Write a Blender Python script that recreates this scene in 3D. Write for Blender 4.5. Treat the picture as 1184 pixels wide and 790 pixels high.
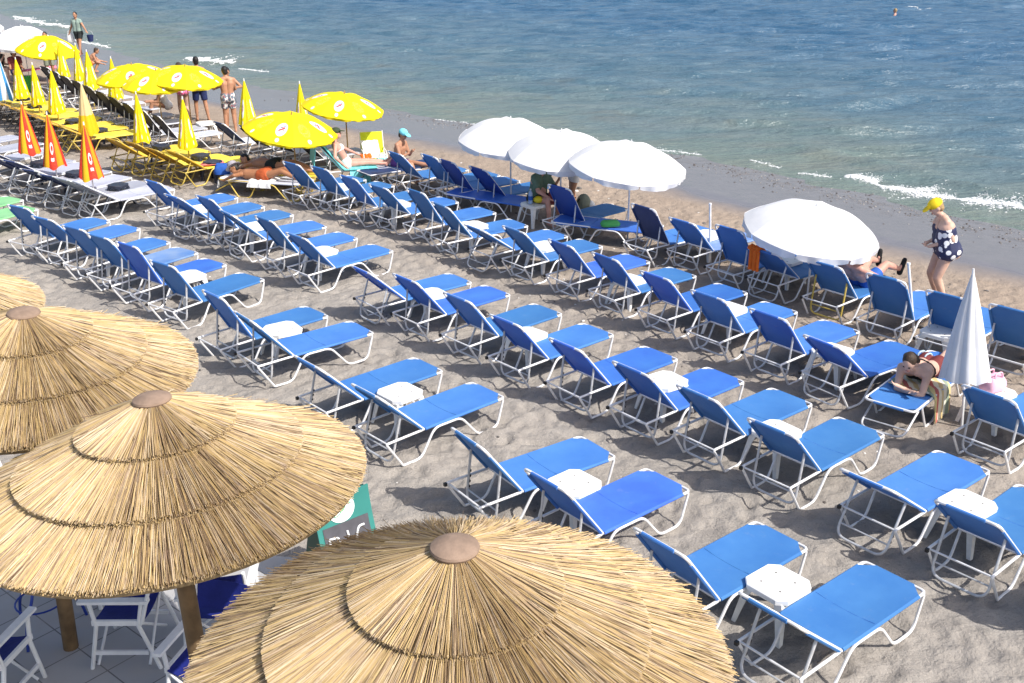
import bpy, bmesh, math, random
import numpy as np
from mathutils import Vector, Matrix, Quaternion
S = bpy.context.scene
for _o in list(bpy.data.objects): bpy.data.objects.remove(_o)
COL = S.collection
R = math.radians
random.seed(7); RNG = np.random.default_rng(11)

# ------------------------------------------------------------------ camera, sky, sun, exposure
CAM_H, PITCH, ROLL = 5.806, 0.3856, -0.00475
cam = bpy.data.cameras.new('camera'); cam.sensor_width = 36; cam.lens = 1250/1184*36
cam.clip_start = 0.1; cam.clip_end = 8000
cam_o = bpy.data.objects.new('camera', cam); COL.objects.link(cam_o)
_f = Vector((0, math.cos(PITCH), -math.sin(PITCH))); _u = Vector((0, math.sin(PITCH), math.cos(PITCH))); _r = Vector((1, 0, 0))
_rr = math.cos(ROLL)*_r + math.sin(ROLL)*_u; _uu = -math.sin(ROLL)*_r + math.cos(ROLL)*_u
M = Matrix((( _rr.x, _uu.x, -_f.x, 0), (_rr.y, _uu.y, -_f.y, 0), (_rr.z, _uu.z, -_f.z, CAM_H), (0, 0, 0, 1)))
cam_o.matrix_world = M
S.camera = cam_o
SUN_EL, SUN_AZ = R(47), R(-37)                 # azimuth counter-clockwise from +x
sd = Vector((math.cos(SUN_EL)*math.cos(SUN_AZ), math.cos(SUN_EL)*math.sin(SUN_AZ), math.sin(SUN_EL)))
W = bpy.data.worlds.new('World'); S.world = W; W.use_nodes = True
nt = W.node_tree; nt.nodes.clear()
sky = nt.nodes.new('ShaderNodeTexSky'); sky.sky_type = 'NISHITA'; sky.sun_disc = False
sky.sun_elevation = SUN_EL; sky.sun_rotation = math.pi/2 - SUN_AZ; sky.air_density = 1.0; sky.dust_density = 3.0
bg = nt.nodes.new('ShaderNodeBackground'); bg.inputs[1].default_value = 0.135
wo = nt.nodes.new('ShaderNodeOutputWorld')
nt.links.new(sky.outputs[0], bg.inputs[0]); nt.links.new(bg.outputs[0], wo.inputs[0])
sl = bpy.data.lights.new('sun', 'SUN'); sl.energy = 4.3; sl.angle = R(0.53); sl.color = (1.0, 0.95, 0.88)
so = bpy.data.objects.new('sun', sl); COL.objects.link(so); so.rotation_euler = sd.to_track_quat('Z', 'Y').to_euler()
S.view_settings.view_transform = 'Standard'; S.view_settings.look = 'None'
S.view_settings.exposure = 0.5; S.view_settings.gamma = 1

# ------------------------------------------------------------------ mesh helpers
class MB:
    def __init__(s): s.v = []; s.f = []; s.uv = None
    def add(s, vs, fs):
        k = len(s.v); s.v.extend([tuple(p) for p in vs]); s.f.extend([tuple(i+k for i in f) for f in fs]); return k
    def box(s, c, d, rot=None):
        hx, hy, hz = d[0]/2, d[1]/2, d[2]/2
        vs = [Vector((x*hx, y*hy, z*hz)) for x in (-1, 1) for y in (-1, 1) for z in (-1, 1)]
        if rot is not None: vs = [rot @ v for v in vs]
        c = Vector(c)
        s.add([v+c for v in vs], [(0,1,3,2),(4,6,7,5),(0,4,5,1),(2,3,7,6),(0,2,6,4),(1,5,7,3)])
    def tube(s, pts, r, n=8, closed=False, caps=True):
        pts = [Vector(p) for p in pts]; m = len(pts)
        rs = r if isinstance(r, (list, tuple)) else [r]*m
        T = []
        for i in range(m):
            a = pts[i-1] if (i > 0 or closed) else pts[i]; b = pts[(i+1) % m] if (i < m-1 or closed) else pts[i]
            t = b-a; T.append(t.normalized() if t.length > 1e-9 else Vector((0, 0, 1)))
        up = Vector((0, 0, 1)) if abs(T[0].z) < 0.9 else Vector((1, 0, 0))
        N = (up - T[0]*up.dot(T[0])).normalized()
        vs = []
        for i in range(m):
            N = N - T[i]*N.dot(T[i])
            if N.length < 1e-6: N = T[i].orthogonal()
            N.normalize(); B = T[i].cross(N)
            for k in range(n):
                a = 2*math.pi*k/n; vs.append(pts[i] + (N*math.cos(a) + B*math.sin(a))*rs[i])
        fs = []
        for i in range(m if closed else m-1):
            j = (i+1) % m
            for k in range(n): fs.append((i*n+k, i*n+(k+1) % n, j*n+(k+1) % n, j*n+k))
        if caps and not closed: fs.append(tuple(range(n))[::-1]); fs.append(tuple((m-1)*n+k for k in range(n)))
        s.add(vs, fs)
    def lathe(s, prof, n=24, c=(0, 0, 0)):
        vs = [(c[0]+r*math.cos(2*math.pi*k/n), c[1]+r*math.sin(2*math.pi*k/n), c[2]+z) for r, z in prof for k in range(n)]
        fs = [(i*n+k, i*n+(k+1) % n, (i+1)*n+(k+1) % n, (i+1)*n+k) for i in range(len(prof)-1) for k in range(n)]
        fs.append(tuple(range(n))[::-1]); fs.append(tuple((len(prof)-1)*n+k for k in range(n)))
        s.add(vs, fs)
    def prism(s, poly, a, b):                       # outline (list of 3d points) and an offset vector
        n = len(poly); off = Vector(b)
        vs = [Vector(p)+Vector(a) for p in poly]; vs += [v+off for v in vs]
        s.add(vs, [tuple(range(n))[::-1], tuple(range(n, 2*n))] + [(i, (i+1) % n, n+(i+1) % n, n+i) for i in range(n)])
    def ell(s, c, r, rot=None, nu=14, nv=9):
        vs = [Vector((0, 0, -r[2]))]; fs = []
        for j in range(1, nv):
            t = -math.pi/2 + math.pi*j/nv
            for k in range(nu):
                a = 2*math.pi*k/nu; vs.append(Vector((r[0]*math.cos(t)*math.cos(a), r[1]*math.cos(t)*math.sin(a), r[2]*math.sin(t))))
        vs.append(Vector((0, 0, r[2]))); L = len(vs)-1
        for k in range(nu): fs.append((0, 1+(k+1) % nu, 1+k)); fs.append((L, 1+(nv-2)*nu+k, 1+(nv-2)*nu+(k+1) % nu))
        for j in range(nv-2):
            for k in range(nu): fs.append((1+j*nu+k, 1+j*nu+(k+1) % nu, 1+(j+1)*nu+(k+1) % nu, 1+(j+1)*nu+k))
        if rot is not None: vs = [rot @ v for v in vs]
        c = Vector(c); s.add([v+c for v in vs], fs)
    def mesh(s, name, mat, smooth=True, attrs=None):
        me = bpy.data.meshes.new(name); me.from_pydata(s.v, [], s.f); me.update()
        if mat is not None:
            for m_ in (mat if isinstance(mat, (list, tuple)) else [mat]): me.materials.append(m_)
        if smooth:
            me.polygons.foreach_set('use_smooth', [True]*len(me.polygons))
            try: me.set_sharp_from_angle(angle=R(40))
            except Exception: pass
        for k, vals in (attrs or {}).items():
            a = me.attributes.new(k, 'FLOAT', 'POINT'); a.data.foreach_set('value', np.asarray(vals, dtype=np.float32))
        return me
    def build(s, name, mat, parent=None, smooth=True, attrs=None, loc=None, rot=None):
        o = bpy.data.objects.new(name, s.mesh(name, mat, smooth, attrs)); COL.objects.link(o)
        if parent is not None: o.parent = parent
        if loc is not None: o.location = loc
        if rot is not None: o.rotation_euler = rot
        return o

def rounded(pts, rad, n=4):
    """round the inner corners of a polyline"""
    pts = [Vector(p) for p in pts]; out = [pts[0]]
    for i in range(1, len(pts)-1):
        p = pts[i]; a = pts[i-1]-p; b = pts[i+1]-p
        d = min(rad, a.length*.48, b.length*.48); p0 = p+a.normalized()*d; p1 = p+b.normalized()*d
        for k in range(n+1):
            t = k/n; out.append(p0*(1-t)**2 + p*2*t*(1-t) + p1*t*t)
    out.append(pts[-1]); return out

def tag(o, label=None, cat=None, group=None, kind=None):
    if label: o['label'] = label
    if cat: o['category'] = cat
    if group: o['group'] = group
    if kind: o['kind'] = kind
    return o
def thing(name, label, cat, loc=(0, 0, 0), rz=0, group=None):
    o = bpy.data.objects.new(name, None); o.empty_display_size = .2; COL.objects.link(o)
    o.location = loc; o.rotation_euler = (0, 0, rz); return tag(o, label, cat, group)
KIDS = {}
def copy_tree(o, parent=None):
    c = o.copy(); COL.objects.link(c)
    if parent is not None: c.parent = parent
    for ch in o.children: copy_tree(ch, c)
    return c

# ------------------------------------------------------------------ materials
def mat(name, col, rough=.6, metal=0, spec=.4, noise=0, nscale=8, col2=None, bump=0, bscale=40, transl=0, coord='Object', sss=0):
    m = bpy.data.materials.new(name); m.use_nodes = True; n = m.node_tree; b = n.nodes['Principled BSDF']
    b.inputs['Base Color'].default_value = (*col, 1); b.inputs['Roughness'].default_value = rough
    b.inputs['Metallic'].default_value = metal; b.inputs['Specular IOR Level'].default_value = spec
    tc = n.nodes.new('ShaderNodeTexCoord')
    colsock = None
    if noise or col2:
        t = n.nodes.new('ShaderNodeTexNoise'); t.inputs['Scale'].default_value = nscale; t.inputs['Detail'].default_value = 5
        n.links.new(tc.outputs[coord], t.inputs['Vector'])
        mx = n.nodes.new('ShaderNodeMix'); mx.data_type = 'RGBA'
        c2 = col2 or tuple(max(0, c*(1-noise)) for c in col)
        mx.inputs[6].default_value = (*col, 1); mx.inputs[7].default_value = (*c2, 1)
        rp = n.nodes.new('ShaderNodeMapRange'); rp.inputs[1].default_value = .35; rp.inputs[2].default_value = .65
        n.links.new(t.outputs[0], rp.inputs[0]); n.links.new(rp.outputs[0], mx.inputs[0])
        colsock = mx.outputs[2]; n.links.new(colsock, b.inputs['Base Color'])
    if bump:
        t2 = n.nodes.new('ShaderNodeTexNoise'); t2.inputs['Scale'].default_value = bscale; t2.inputs['Detail'].default_value = 4
        n.links.new(tc.outputs[coord], t2.inputs['Vector'])
        bp = n.nodes.new('ShaderNodeBump'); bp.inputs['Strength'].default_value = bump; bp.inputs['Distance'].default_value = .02
        n.links.new(t2.outputs[0], bp.inputs['Height']); n.links.new(bp.outputs[0], b.inputs['Normal'])
    if transl:
        tr = n.nodes.new('ShaderNodeBsdfTranslucent'); tr.inputs[0].default_value = (*col, 1)
        if colsock: n.links.new(colsock, tr.inputs[0])
        ms = n.nodes.new('ShaderNodeMixShader'); ms.inputs[0].default_value = transl
        n.links.new(b.outputs[0], ms.inputs[1]); n.links.new(tr.outputs[0], ms.inputs[2])
        n.links.new(ms.outputs[0], n.nodes['Material Output'].inputs[0])
    return m
class NT:
    """tiny node helper on an existing material"""
    def __init__(s, m): s.t = m.node_tree; s.b = s.t.nodes['Principled BSDF']
    def n(s, kind, **kw):
        x = s.t.nodes.new(kind)
        for k, v in kw.items():
            if k.startswith('i_'): x.inputs[int(k[2:])].default_value = v
            else: setattr(x, k, v)
        return x
    def l(s, a, b): s.t.links.new(a, b)
    def math(s, op, a, b=None, c=None):
        x = s.t.nodes.new('ShaderNodeMath'); x.operation = op
        for i, v in enumerate((a, b, c)):
            if v is None: continue
            if isinstance(v, (int, float)): x.inputs[i].default_value = v
            else: s.l(v, x.inputs[i])
        return x.outputs[0]
    def mix(s, fac, a, b):
        x = s.t.nodes.new('ShaderNodeMix'); x.data_type = 'RGBA'
        for i, v in ((0, fac), (6, a), (7, b)):
            if isinstance(v, (int, float)): x.inputs[i].default_value = v
            elif isinstance(v, tuple): x.inputs[i].default_value = (*v, 1) if len(v) == 3 else v
            else: s.l(v, x.inputs[i])
        return x.outputs[2]
    def noise(s, vec, scale, detail=4, rough=.5):
        x = s.n('ShaderNodeTexNoise'); x.inputs['Scale'].default_value = scale; x.inputs['Detail'].default_value = detail; x.inputs['Roughness'].default_value = rough
        if vec is not None: s.l(vec, x.inputs['Vector'])
        return x.outputs[0]
    def rng(s, v, a, b, c=0., d=1.):
        x = s.n('ShaderNodeMapRange'); x.inputs[1].default_value = a; x.inputs[2].default_value = b; x.inputs[3].default_value = c; x.inputs[4].default_value = d
        s.l(v, x.inputs[0]); return x.outputs[0]
    def attr(s, name):
        x = s.n('ShaderNodeAttribute'); x.attribute_name = name; return x

def fabric(name, col, col2, transl=.12):
    """sling cloth: fine weave bump, sun-faded patches that differ from object to object"""
    m = bpy.data.materials.new(name); m.use_nodes = True; g = NT(m)
    tc = g.n('ShaderNodeTexCoord'); oi = g.n('ShaderNodeObjectInfo')
    add = g.n('ShaderNodeVectorMath', operation='ADD'); g.l(tc.outputs['Object'], add.inputs[0])
    cmb = g.n('ShaderNodeCombineXYZ'); g.l(g.math('MULTIPLY', oi.outputs['Random'], 37.), cmb.inputs[0]); g.l(cmb.outputs[0], add.inputs[1])
    nz = g.noise(add.outputs[0], 2.2, 5, .6)
    c = g.mix(g.rng(nz, .35, .7), col, col2)
    v = g.rng(oi.outputs['Random'], 0, 1, .8, 1.15)
    hs = g.n('ShaderNodeHueSaturation'); g.l(c, hs.inputs['Color']); g.l(v, hs.inputs['Value'])
    g.l(g.rng(oi.outputs['Random'], 0, 1, .492, .506), hs.inputs['Hue'])
    dirt = g.noise(add.outputs[0], 9., 6, .7)
    c2 = g.mix(g.rng(dirt, .6, .8, 0, .22), hs.outputs[0], (.35, .36, .38))
    g.l(c2, g.b.inputs['Base Color']); g.b.inputs['Roughness'].default_value = .55; g.b.inputs['Specular IOR Level'].default_value = .35
    wv = g.n('ShaderNodeTexNoise'); wv.inputs['Scale'].default_value = 160; g.l(tc.outputs['Object'], wv.inputs['Vector'])
    wr = g.noise(add.outputs[0], 6., 2)
    h = g.math('ADD', g.math('MULTIPLY', wv.outputs[0], .12), g.math('MULTIPLY', wr, .8))
    bp = g.n('ShaderNodeBump'); bp.inputs['Strength'].default_value = .35; bp.inputs['Distance'].default_value = .02
    g.l(h, bp.inputs['Height']); g.l(bp.outputs[0], g.b.inputs['Normal'])
    tr = g.n('ShaderNodeBsdfTranslucent'); g.l(c2, tr.inputs[0])
    ms = g.n('ShaderNodeMixShader'); ms.inputs[0].default_value = transl
    g.l(g.b.outputs[0], ms.inputs[1]); g.l(tr.outputs[0], ms.inputs[2]); g.l(ms.outputs[0], g.t.nodes['Material Output'].inputs[0])
    return m

MT = {}
MT['azure'] = fabric('azure sling', (.052, .180, .50), (.072, .22, .54))
MT['royal'] = fabric('royal sling', (.045, .14, .56), (.06, .19, .60))
MT['faded'] = fabric('faded sling', (.30, .40, .62), (.12, .25, .62))
MT['shade'] = fabric('shade-darkened blue sling', (.025, .065, .30), (.03, .08, .33), .05)  # blue sling with the umbrella shade put into its colour
MT['navy'] = fabric('navy sling and rear shade', (.02, .04, .13), (.03, .055, .16), .05)  # also serves as painted shade on the rear of grey backs
MT['grey'] = fabric('grey sling', (.38, .40, .48), (.45, .47, .54), .10)
MT['whites'] = fabric('white sling', (.56, .58, .64), (.50, .53, .62), .10)
MT['black'] = fabric('black sling', (.018, .02, .028), (.03, .03, .045), .03)
MT['yellow'] = fabric('yellow sling', (.90, .68, .06), (.92, .74, .11))
MT['ochre'] = fabric('ochre sling', (.58, .33, .015), (.5, .28, .015), .06)
MT['green'] = fabric('green sling', (.22, .55, .25), (.30, .62, .32))
MT['teal'] = fabric('teal towel', (.16, .62, .66), (.24, .70, .72), .08)
MT['alu'] = mat('aluminium tube', (.80, .80, .81), .4, .15, .5, noise=.14, nscale=14)
MT['steelg'] = mat('grey tube', (.60, .61, .63), .4, .3, .5, noise=.2, nscale=14)
MT['ytube'] = mat('yellow painted tube', (.62, .46, .10), .4, .1, .4, noise=.2)
MT['btube'] = mat('dark tube', (.12, .11, .10), .5, .3, .4, noise=.3)
MT['cap'] = mat('black plastic', (.015, .015, .017), .5, 0, .4)
MT['wplastic'] = mat('white plastic', (.80, .80, .78), .38, 0, .5, noise=.08, nscale=20)
MT['dplastic'] = mat('navy plastic', (.025, .03, .05), .45, 0, .4, noise=.2)
MT['pole'] = mat('white pole', (.78, .78, .78), .35, .1, .5, noise=.15)

# ------------------------------------------------------------------ ground, sea
SHORE = np.array([(-120, 210), (-66, 112), (-31, 61.5), (-23.2, 50.4), (-16.3, 41.4), (-9.4, 34.2), (-4.6, 30.0), (-2, 27.8), (.1, 26.2), (2.2, 24.5),
                  (4.2, 21.9), (6.3, 19.2), (8.6, 16.4), (12.5, 11.5), (22, 0), (60, -45)], float)
def sdist(x, y):
    """signed distance to the dry/wet line, positive toward the sea"""
    best = np.full(x.shape, 1e9); sg = np.ones(x.shape)
    for a, b in zip(SHORE[:-1], SHORE[1:]):
        d = b-a; L2 = d@d; t = np.clip(((x-a[0])*d[0]+(y-a[1])*d[1])/L2, 0, 1)
        px, py = x-(a[0]+t*d[0]), y-(a[1]+t*d[1]); dd = np.hypot(px, py)
        s = np.sign(d[0]*py-d[1]*px); up = dd < best-1e-9
        best = np.where(up, dd, best); sg = np.where(up, s, sg)
    return best*sg
def vnoise(x, y, scale, seed):
    r = np.random.default_rng(seed); N = 256; g = r.random((N, N))
    u, v = x/scale+1000, y/scale+1000; i, j = np.floor(u).astype(int), np.floor(v).astype(int); fu, fv = u-i, v-j
    fu = fu*fu*(3-2*fu); fv = fv*fv*(3-2*fv); i %= N; j %= N; i1, j1 = (i+1) % N, (j+1) % N
    return (g[i, j]*(1-fu)+g[i1, j]*fu)*(1-fv)+(g[i, j1]*(1-fu)+g[i1, j1]*fu)*fv - .5
def axis(lo, a, b, hi, step, grow=1.25):
    c = list(np.arange(a, b, step)); p, q, s = a, c[-1], step
    while p > lo: s *= grow; p -= s; c.insert(0, p)
    s = step
    while q < hi: s *= grow; q += s; c.append(q)
    return np.array(c)
def grid_obj(name, xs, ys, zf, mt, attrs=None, keep=None):
    X, Y = np.meshgrid(xs, ys, indexing='ij'); Z = zf(X, Y)
    nx, ny = X.shape; idx = np.arange(nx*ny).reshape(nx, ny)
    q = np.stack([idx[:-1, :-1], idx[1:, :-1], idx[1:, 1:], idx[:-1, 1:]], -1).reshape(-1, 4)
    at = {k: f(X, Y).ravel() for k, f in (attrs or {}).items()}
    V = np.stack([X, Y, Z], -1).reshape(-1, 3)
    if keep is not None:
        k = keep(X, Y).ravel(); q = q[k[q].any(1)]
        used = np.unique(q); re = np.full(nx*ny, -1); re[used] = np.arange(len(used)); q = re[q]; V = V[used]; at = {n_: a[used] for n_, a in at.items()}
    me = bpy.data.meshes.new(name); me.vertices.add(len(V)); me.vertices.foreach_set('co', V.astype(np.float32).ravel())
    me.loops.add(q.size); me.loops.foreach_set('vertex_index', q.astype(np.int32).ravel())
    me.polygons.add(len(q)); me.polygons.foreach_set('loop_start', np.arange(0, q.size, 4, dtype=np.int32))
    me.update(calc_edges=True); me.polygons.foreach_set('use_smooth', [True]*len(q))
    for n_, a in at.items():
        t = me.attributes.new(n_, 'FLOAT', 'POINT'); t.data.foreach_set('value', a.astype(np.float32))
    me.materials.append(mt); o = bpy.data.objects.new(name, me); COL.objects.link(o); return o
SEA_Z = -.25
def terrace_d(x, y):       # >0 on the paved terrace (front-left)
    return np.minimum(-1.75-x, 8.9-y + (-x-1.75)*.15)
def footprints():
    """trodden sand: thousands of blurred foot-sized dents with pushed-up rims"""
    st = .03; x0, y0, nx, ny = -14., 5., 870, 800; F = np.zeros((nx, ny)); r = np.random.default_rng(8)
    for _ in range(15000):
        cx_, cy_ = r.uniform(x0+.5, x0+nx*st-.5), r.uniform(y0+.5, y0+ny*st-.5); a = r.normal(.7, .9); L, Wd = r.uniform(.11, .16), r.uniform(.05, .08); d = r.uniform(.012, .034)
        i, j = int((cx_-x0)/st), int((cy_-y0)/st); k = 8
        i0, i1, j0, j1 = max(i-k, 0), min(i+k, nx), max(j-k, 0), min(j+k, ny)
        X, Y = np.meshgrid(x0+np.arange(i0, i1)*st-cx_, y0+np.arange(j0, j1)*st-cy_, indexing='ij')
        u, v = (X*math.cos(a)+Y*math.sin(a))/L, (-X*math.sin(a)+Y*math.cos(a))/Wd; q = u*u+v*v
        F[i0:i1, j0:j1] += -d*np.exp(-q*1.3)+d*.45*np.exp(-(np.sqrt(q)-1.5)**2*5)
    return F, st, x0, y0
FOOT = footprints()
def foot_z(x, y):
    F, st, x0, y0 = FOOT; u, v = (x-x0)/st, (y-y0)/st; ok = (u > 0) & (v > 0) & (u < F.shape[0]-2) & (v < F.shape[1]-2)
    i, j = np.clip(u.astype(int), 0, F.shape[0]-2), np.clip(v.astype(int), 0, F.shape[1]-2); fu, fv = np.clip(u-i, 0, 1), np.clip(v-j, 0, 1)
    return np.where(ok, (F[i, j]*(1-fu)+F[i+1, j]*fu)*(1-fv)+(F[i, j+1]*(1-fu)+F[i+1, j+1]*fu)*fv, 0)
def sand_z(x, y):
    s = sdist(x, y)
    dry = np.clip(1-(s+1.6)/1.6, 0.02, 1)
    z = dry*(vnoise(x, y, 1.3, 1)*.06 + vnoise(x, y, .6, 2)*.045 + vnoise(x, y, .33, 3)*.035 + foot_z(x, y))
    pass
    z += -np.clip(s-.6, 0, None)*.078 - np.clip(s-8, 0, None)*.05
    t = terrace_d(x, y); z = np.where(t > -.35, z*np.clip((-t)/.35, 0, 1)-.02*np.clip(1+t/.35, 0, 1), z)
    return np.maximum(z, -6)
def make_sand():
    m = bpy.data.materials.new('beach sand'); m.use_nodes = True; g = NT(m)
    tc = g.n('ShaderNodeTexCoord'); P = tc.outputs['Object']; s = g.attr('shore').outputs['Fac']
    n1 = g.noise(P, .5, 5); n2 = g.noise(P, 3., 6, .65); n3 = g.noise(P, 60., 5, .7); n4 = g.noise(P, 1.4, 4)
    sw = g.math('ADD', s, g.math('MULTIPLY', g.math('SUBTRACT', n1, .5), 1.0))
    dry = g.mix(g.rng(n2, .3, .7), (.325, .300, .272), (.268, .245, .22))
    brown = g.mix(g.rng(n2, .3, .7), (.33, .265, .21), (.275, .22, .175))
    c = g.mix(g.rng(sw, -8., -2.2), dry, brown)
    c = g.mix(g.rng(n3, .52, .72, 0, .55), c, (.12, .105, .095))
    gr = g.n('ShaderNodeTexVoronoi'); gr.inputs['Scale'].default_value = 26; g.l(P, gr.inputs['Vector'])
    c = g.mix(g.math('MULTIPLY', g.rng(gr.outputs['Distance'], .10, .16, 1, 0), g.rng(n4, .5, .6)), c, (.45, .41, .37))
    wetc = g.mix(g.rng(n2, .3, .7), (.165, .15, .155), (.135, .125, .13))
    wet = g.rng(sw, -.5, .35)
    c = g.mix(wet, c, wetc)
    peb = g.n('ShaderNodeTexVoronoi'); peb.inputs['Scale'].default_value = 16; g.l(P, peb.inputs['Vector'])
    pm = g.math('MULTIPLY', g.rng(g.math('ADD', s, g.math('MULTIPLY', g.math('SUBTRACT', n4, .5), 1.4)), 2.3, 3.1), g.rng(n2, .46, .62, 0, .7))
    sep = g.n('ShaderNodeSeparateColor'); g.l(peb.outputs['Color'], sep.inputs[0])
    c = g.mix(pm, c, g.mix(sep.outputs[0], (.06, .05, .05), (.19, .145, .125)))
    g.l(c, g.b.inputs['Base Color'])
    g.l(g.rng(wet, 0, 1, .95, .26), g.b.inputs['Roughness']); g.l(g.rng(wet, 0, 1, .15, .55), g.b.inputs['Specular IOR Level'])
    h = g.math('ADD', g.math('MULTIPLY', n2, 1.0), g.math('MULTIPLY', n3, .12))
    n5 = g.noise(P, 9., 4, .6); h = g.math('ADD', h, g.math('MULTIPLY', n5, .35))
    bp = g.n('ShaderNodeBump'); bp.inputs['Distance'].default_value = .085; g.l(h, bp.inputs['Height'])
    g.l(g.rng(wet, 0, 1, .9, .06), bp.inputs['Strength']); g.l(bp.outputs[0], g.b.inputs['Normal'])
    xs = axis(-2500, -12, 10.5, 2500, .05, 1.1); ys = axis(-300, 5.4, 24, 4000, .05, 1.1)
    tag(grid_obj('beach_sand', xs, ys, sand_z, m, {'shore': sdist}), kind='structure')
make_sand()

_rw = np.random.default_rng(5)
WAVES = [(_rw.normal(0, .35)+math.pi/2+.1, lam, _rw.random()*6.28, amp) for lam, amp in
         ((5.2, .03), (3.6, .03), (2.6, .03), (1.9, .032), (1.5, .030), (1.25, .026), (1.05, .021), (.9, .016), (.75, .010))]
def sea_z(x, y):
    s = sdist(x, y); a = np.clip((s-2.6)/7, .12, 1)
    wx, wy = vnoise(x, y, 4.1, 21)*1.5, vnoise(x, y, 3.3, 22)*1.5; z = 0*x
    for i, (th, lam, ph, amp) in enumerate(WAVES):
        m = .5+1.2*np.clip(vnoise(x, y, 5.+i, 30+i)+.35, 0, 1)
        q = np.sin(((x+wx)*math.cos(th)+(y+wy)*math.sin(th))*2*math.pi/lam+ph)
        z = z + m*amp*(1.3*np.abs(q)**1.5*np.sign(q))
    far = np.clip(1-(y-110)/120, 0, 1)
    z = 1.0*z*a*far
    brk = .10*np.exp(-((s-6.2-vnoise(x, y, 3., 44)*1.2)/.42)**2)*np.clip((x-5.5)/2.5, 0, 1)      # small breaker at the right
    brk += .10*np.exp(-((s-7.0)/.5)**2)*np.clip(1-np.abs(y-46)/3, 0, 1)
    sw = .03*np.exp(-((s-8.8-vnoise(x, y, 5., 45)*2)/.5)**2)
    return SEA_Z + z + brk + sw + 0*x
def make_sea():
    m = bpy.data.materials.new('sea water'); m.use_nodes = True; g = NT(m)
    tc = g.n('ShaderNodeTexCoord'); P = tc.outputs['Object']; s = g.attr('shore').outputs['Fac']
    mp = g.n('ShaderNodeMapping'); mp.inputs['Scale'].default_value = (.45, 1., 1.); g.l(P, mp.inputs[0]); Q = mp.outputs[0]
    n0 = g.noise(P, .09, 4); n1 = g.noise(Q, 1.5, 4);  # n1 paints light and dark ripple streaks into the water colour
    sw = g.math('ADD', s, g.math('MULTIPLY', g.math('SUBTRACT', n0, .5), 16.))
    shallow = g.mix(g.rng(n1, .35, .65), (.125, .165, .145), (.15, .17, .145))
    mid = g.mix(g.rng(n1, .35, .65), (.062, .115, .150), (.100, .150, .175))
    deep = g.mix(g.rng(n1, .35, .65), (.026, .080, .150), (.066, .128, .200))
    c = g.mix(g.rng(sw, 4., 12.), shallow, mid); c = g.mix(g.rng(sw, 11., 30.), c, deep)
    weed = g.noise(P, .35, 5, .6)
    c = g.mix(g.math('MULTIPLY', g.rng(weed, .58, .68, 0, .35), g.math('MULTIPLY', g.rng(sw, 5., 7.5), g.rng(sw, 10., 16., 1, 0))), c, (.10, .085, .06))
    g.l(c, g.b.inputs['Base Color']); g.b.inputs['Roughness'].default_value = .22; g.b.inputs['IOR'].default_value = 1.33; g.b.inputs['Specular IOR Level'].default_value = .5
    b1 = g.noise(Q, 2.3, 5, .6); b2 = g.noise(Q, 9., 3, .5)
    h = g.math('ADD', g.math('MULTIPLY', b1, .27), g.math('MULTIPLY', b2, .07))
    bp = g.n('ShaderNodeBump'); bp.inputs['Distance'].default_value = 1.; bp.inputs['Strength'].default_value = .8; g.l(h, bp.inputs['Height']); g.l(bp.outputs[0], g.b.inputs['Normal'])
    xs = axis(-2500, -36, 36, 2500, .19); ys = axis(12, 18, 80, 5000, .12)
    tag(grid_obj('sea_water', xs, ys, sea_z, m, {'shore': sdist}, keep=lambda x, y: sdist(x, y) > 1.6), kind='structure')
make_sea()

def foam(name, pts, width, n, big=.09, seed=1):
    """churned froth on the breaking crest: many small lumps in one mesh"""
    r = random.Random(seed); b = MB(); pts = [Vector((p[0], p[1], 0)) for p in pts]; Q = []
    L = [(pts[i+1]-pts[i]).length for i in range(len(pts)-1)]; tot = sum(L)
    for _ in range(n):
        t = r.random()*tot; i = 0
        while t > L[i] and i < len(L)-1: t -= L[i]; i += 1
        d = (pts[i+1]-pts[i]).normalized(); p = pts[i]+d*t; nn = Vector((-d.y, d.x, 0))
        u = (t+sum(L[:i]))/tot; w = width*(.25+.75*math.sin(math.pi*min(1, max(0, u)))**.5)*(.55+.3*math.sin(u*23+seed)+.25*math.sin(u*61+seed*2))
        k = r.random(); off = abs(r.gauss(0, .5))*w if k < .7 else (r.gauss(0, .25)*w if k < .92 else r.uniform(-1.2, 1.9)*w)
        Q.append((p+nn*off, big*r.uniform(.2, 1)*(1-.5*min(1, abs(off)/max(w, .01)))))
    Z = sea_z(np.array([q[0].x for q in Q]), np.array([q[0].y for q in Q]))
    for (p, s_), z in zip(Q, Z):
        b.ell((p.x, p.y, z+s_*.06), (s_*r.uniform(.6, 1.7), s_*r.uniform(.4, 1.0), s_*.5), Matrix.Rotation(r.random()*3, 3, 'Z'), 6, 4)
    return b
MT['foam'] = mat('sea foam', (.80, .82, .83), .7, 0, .2, noise=.1, nscale=9, bump=.4, bscale=25); MT['foam'].node_tree.nodes['Principled BSDF'].inputs['Alpha'].default_value = .62
fb = MB()
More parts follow.
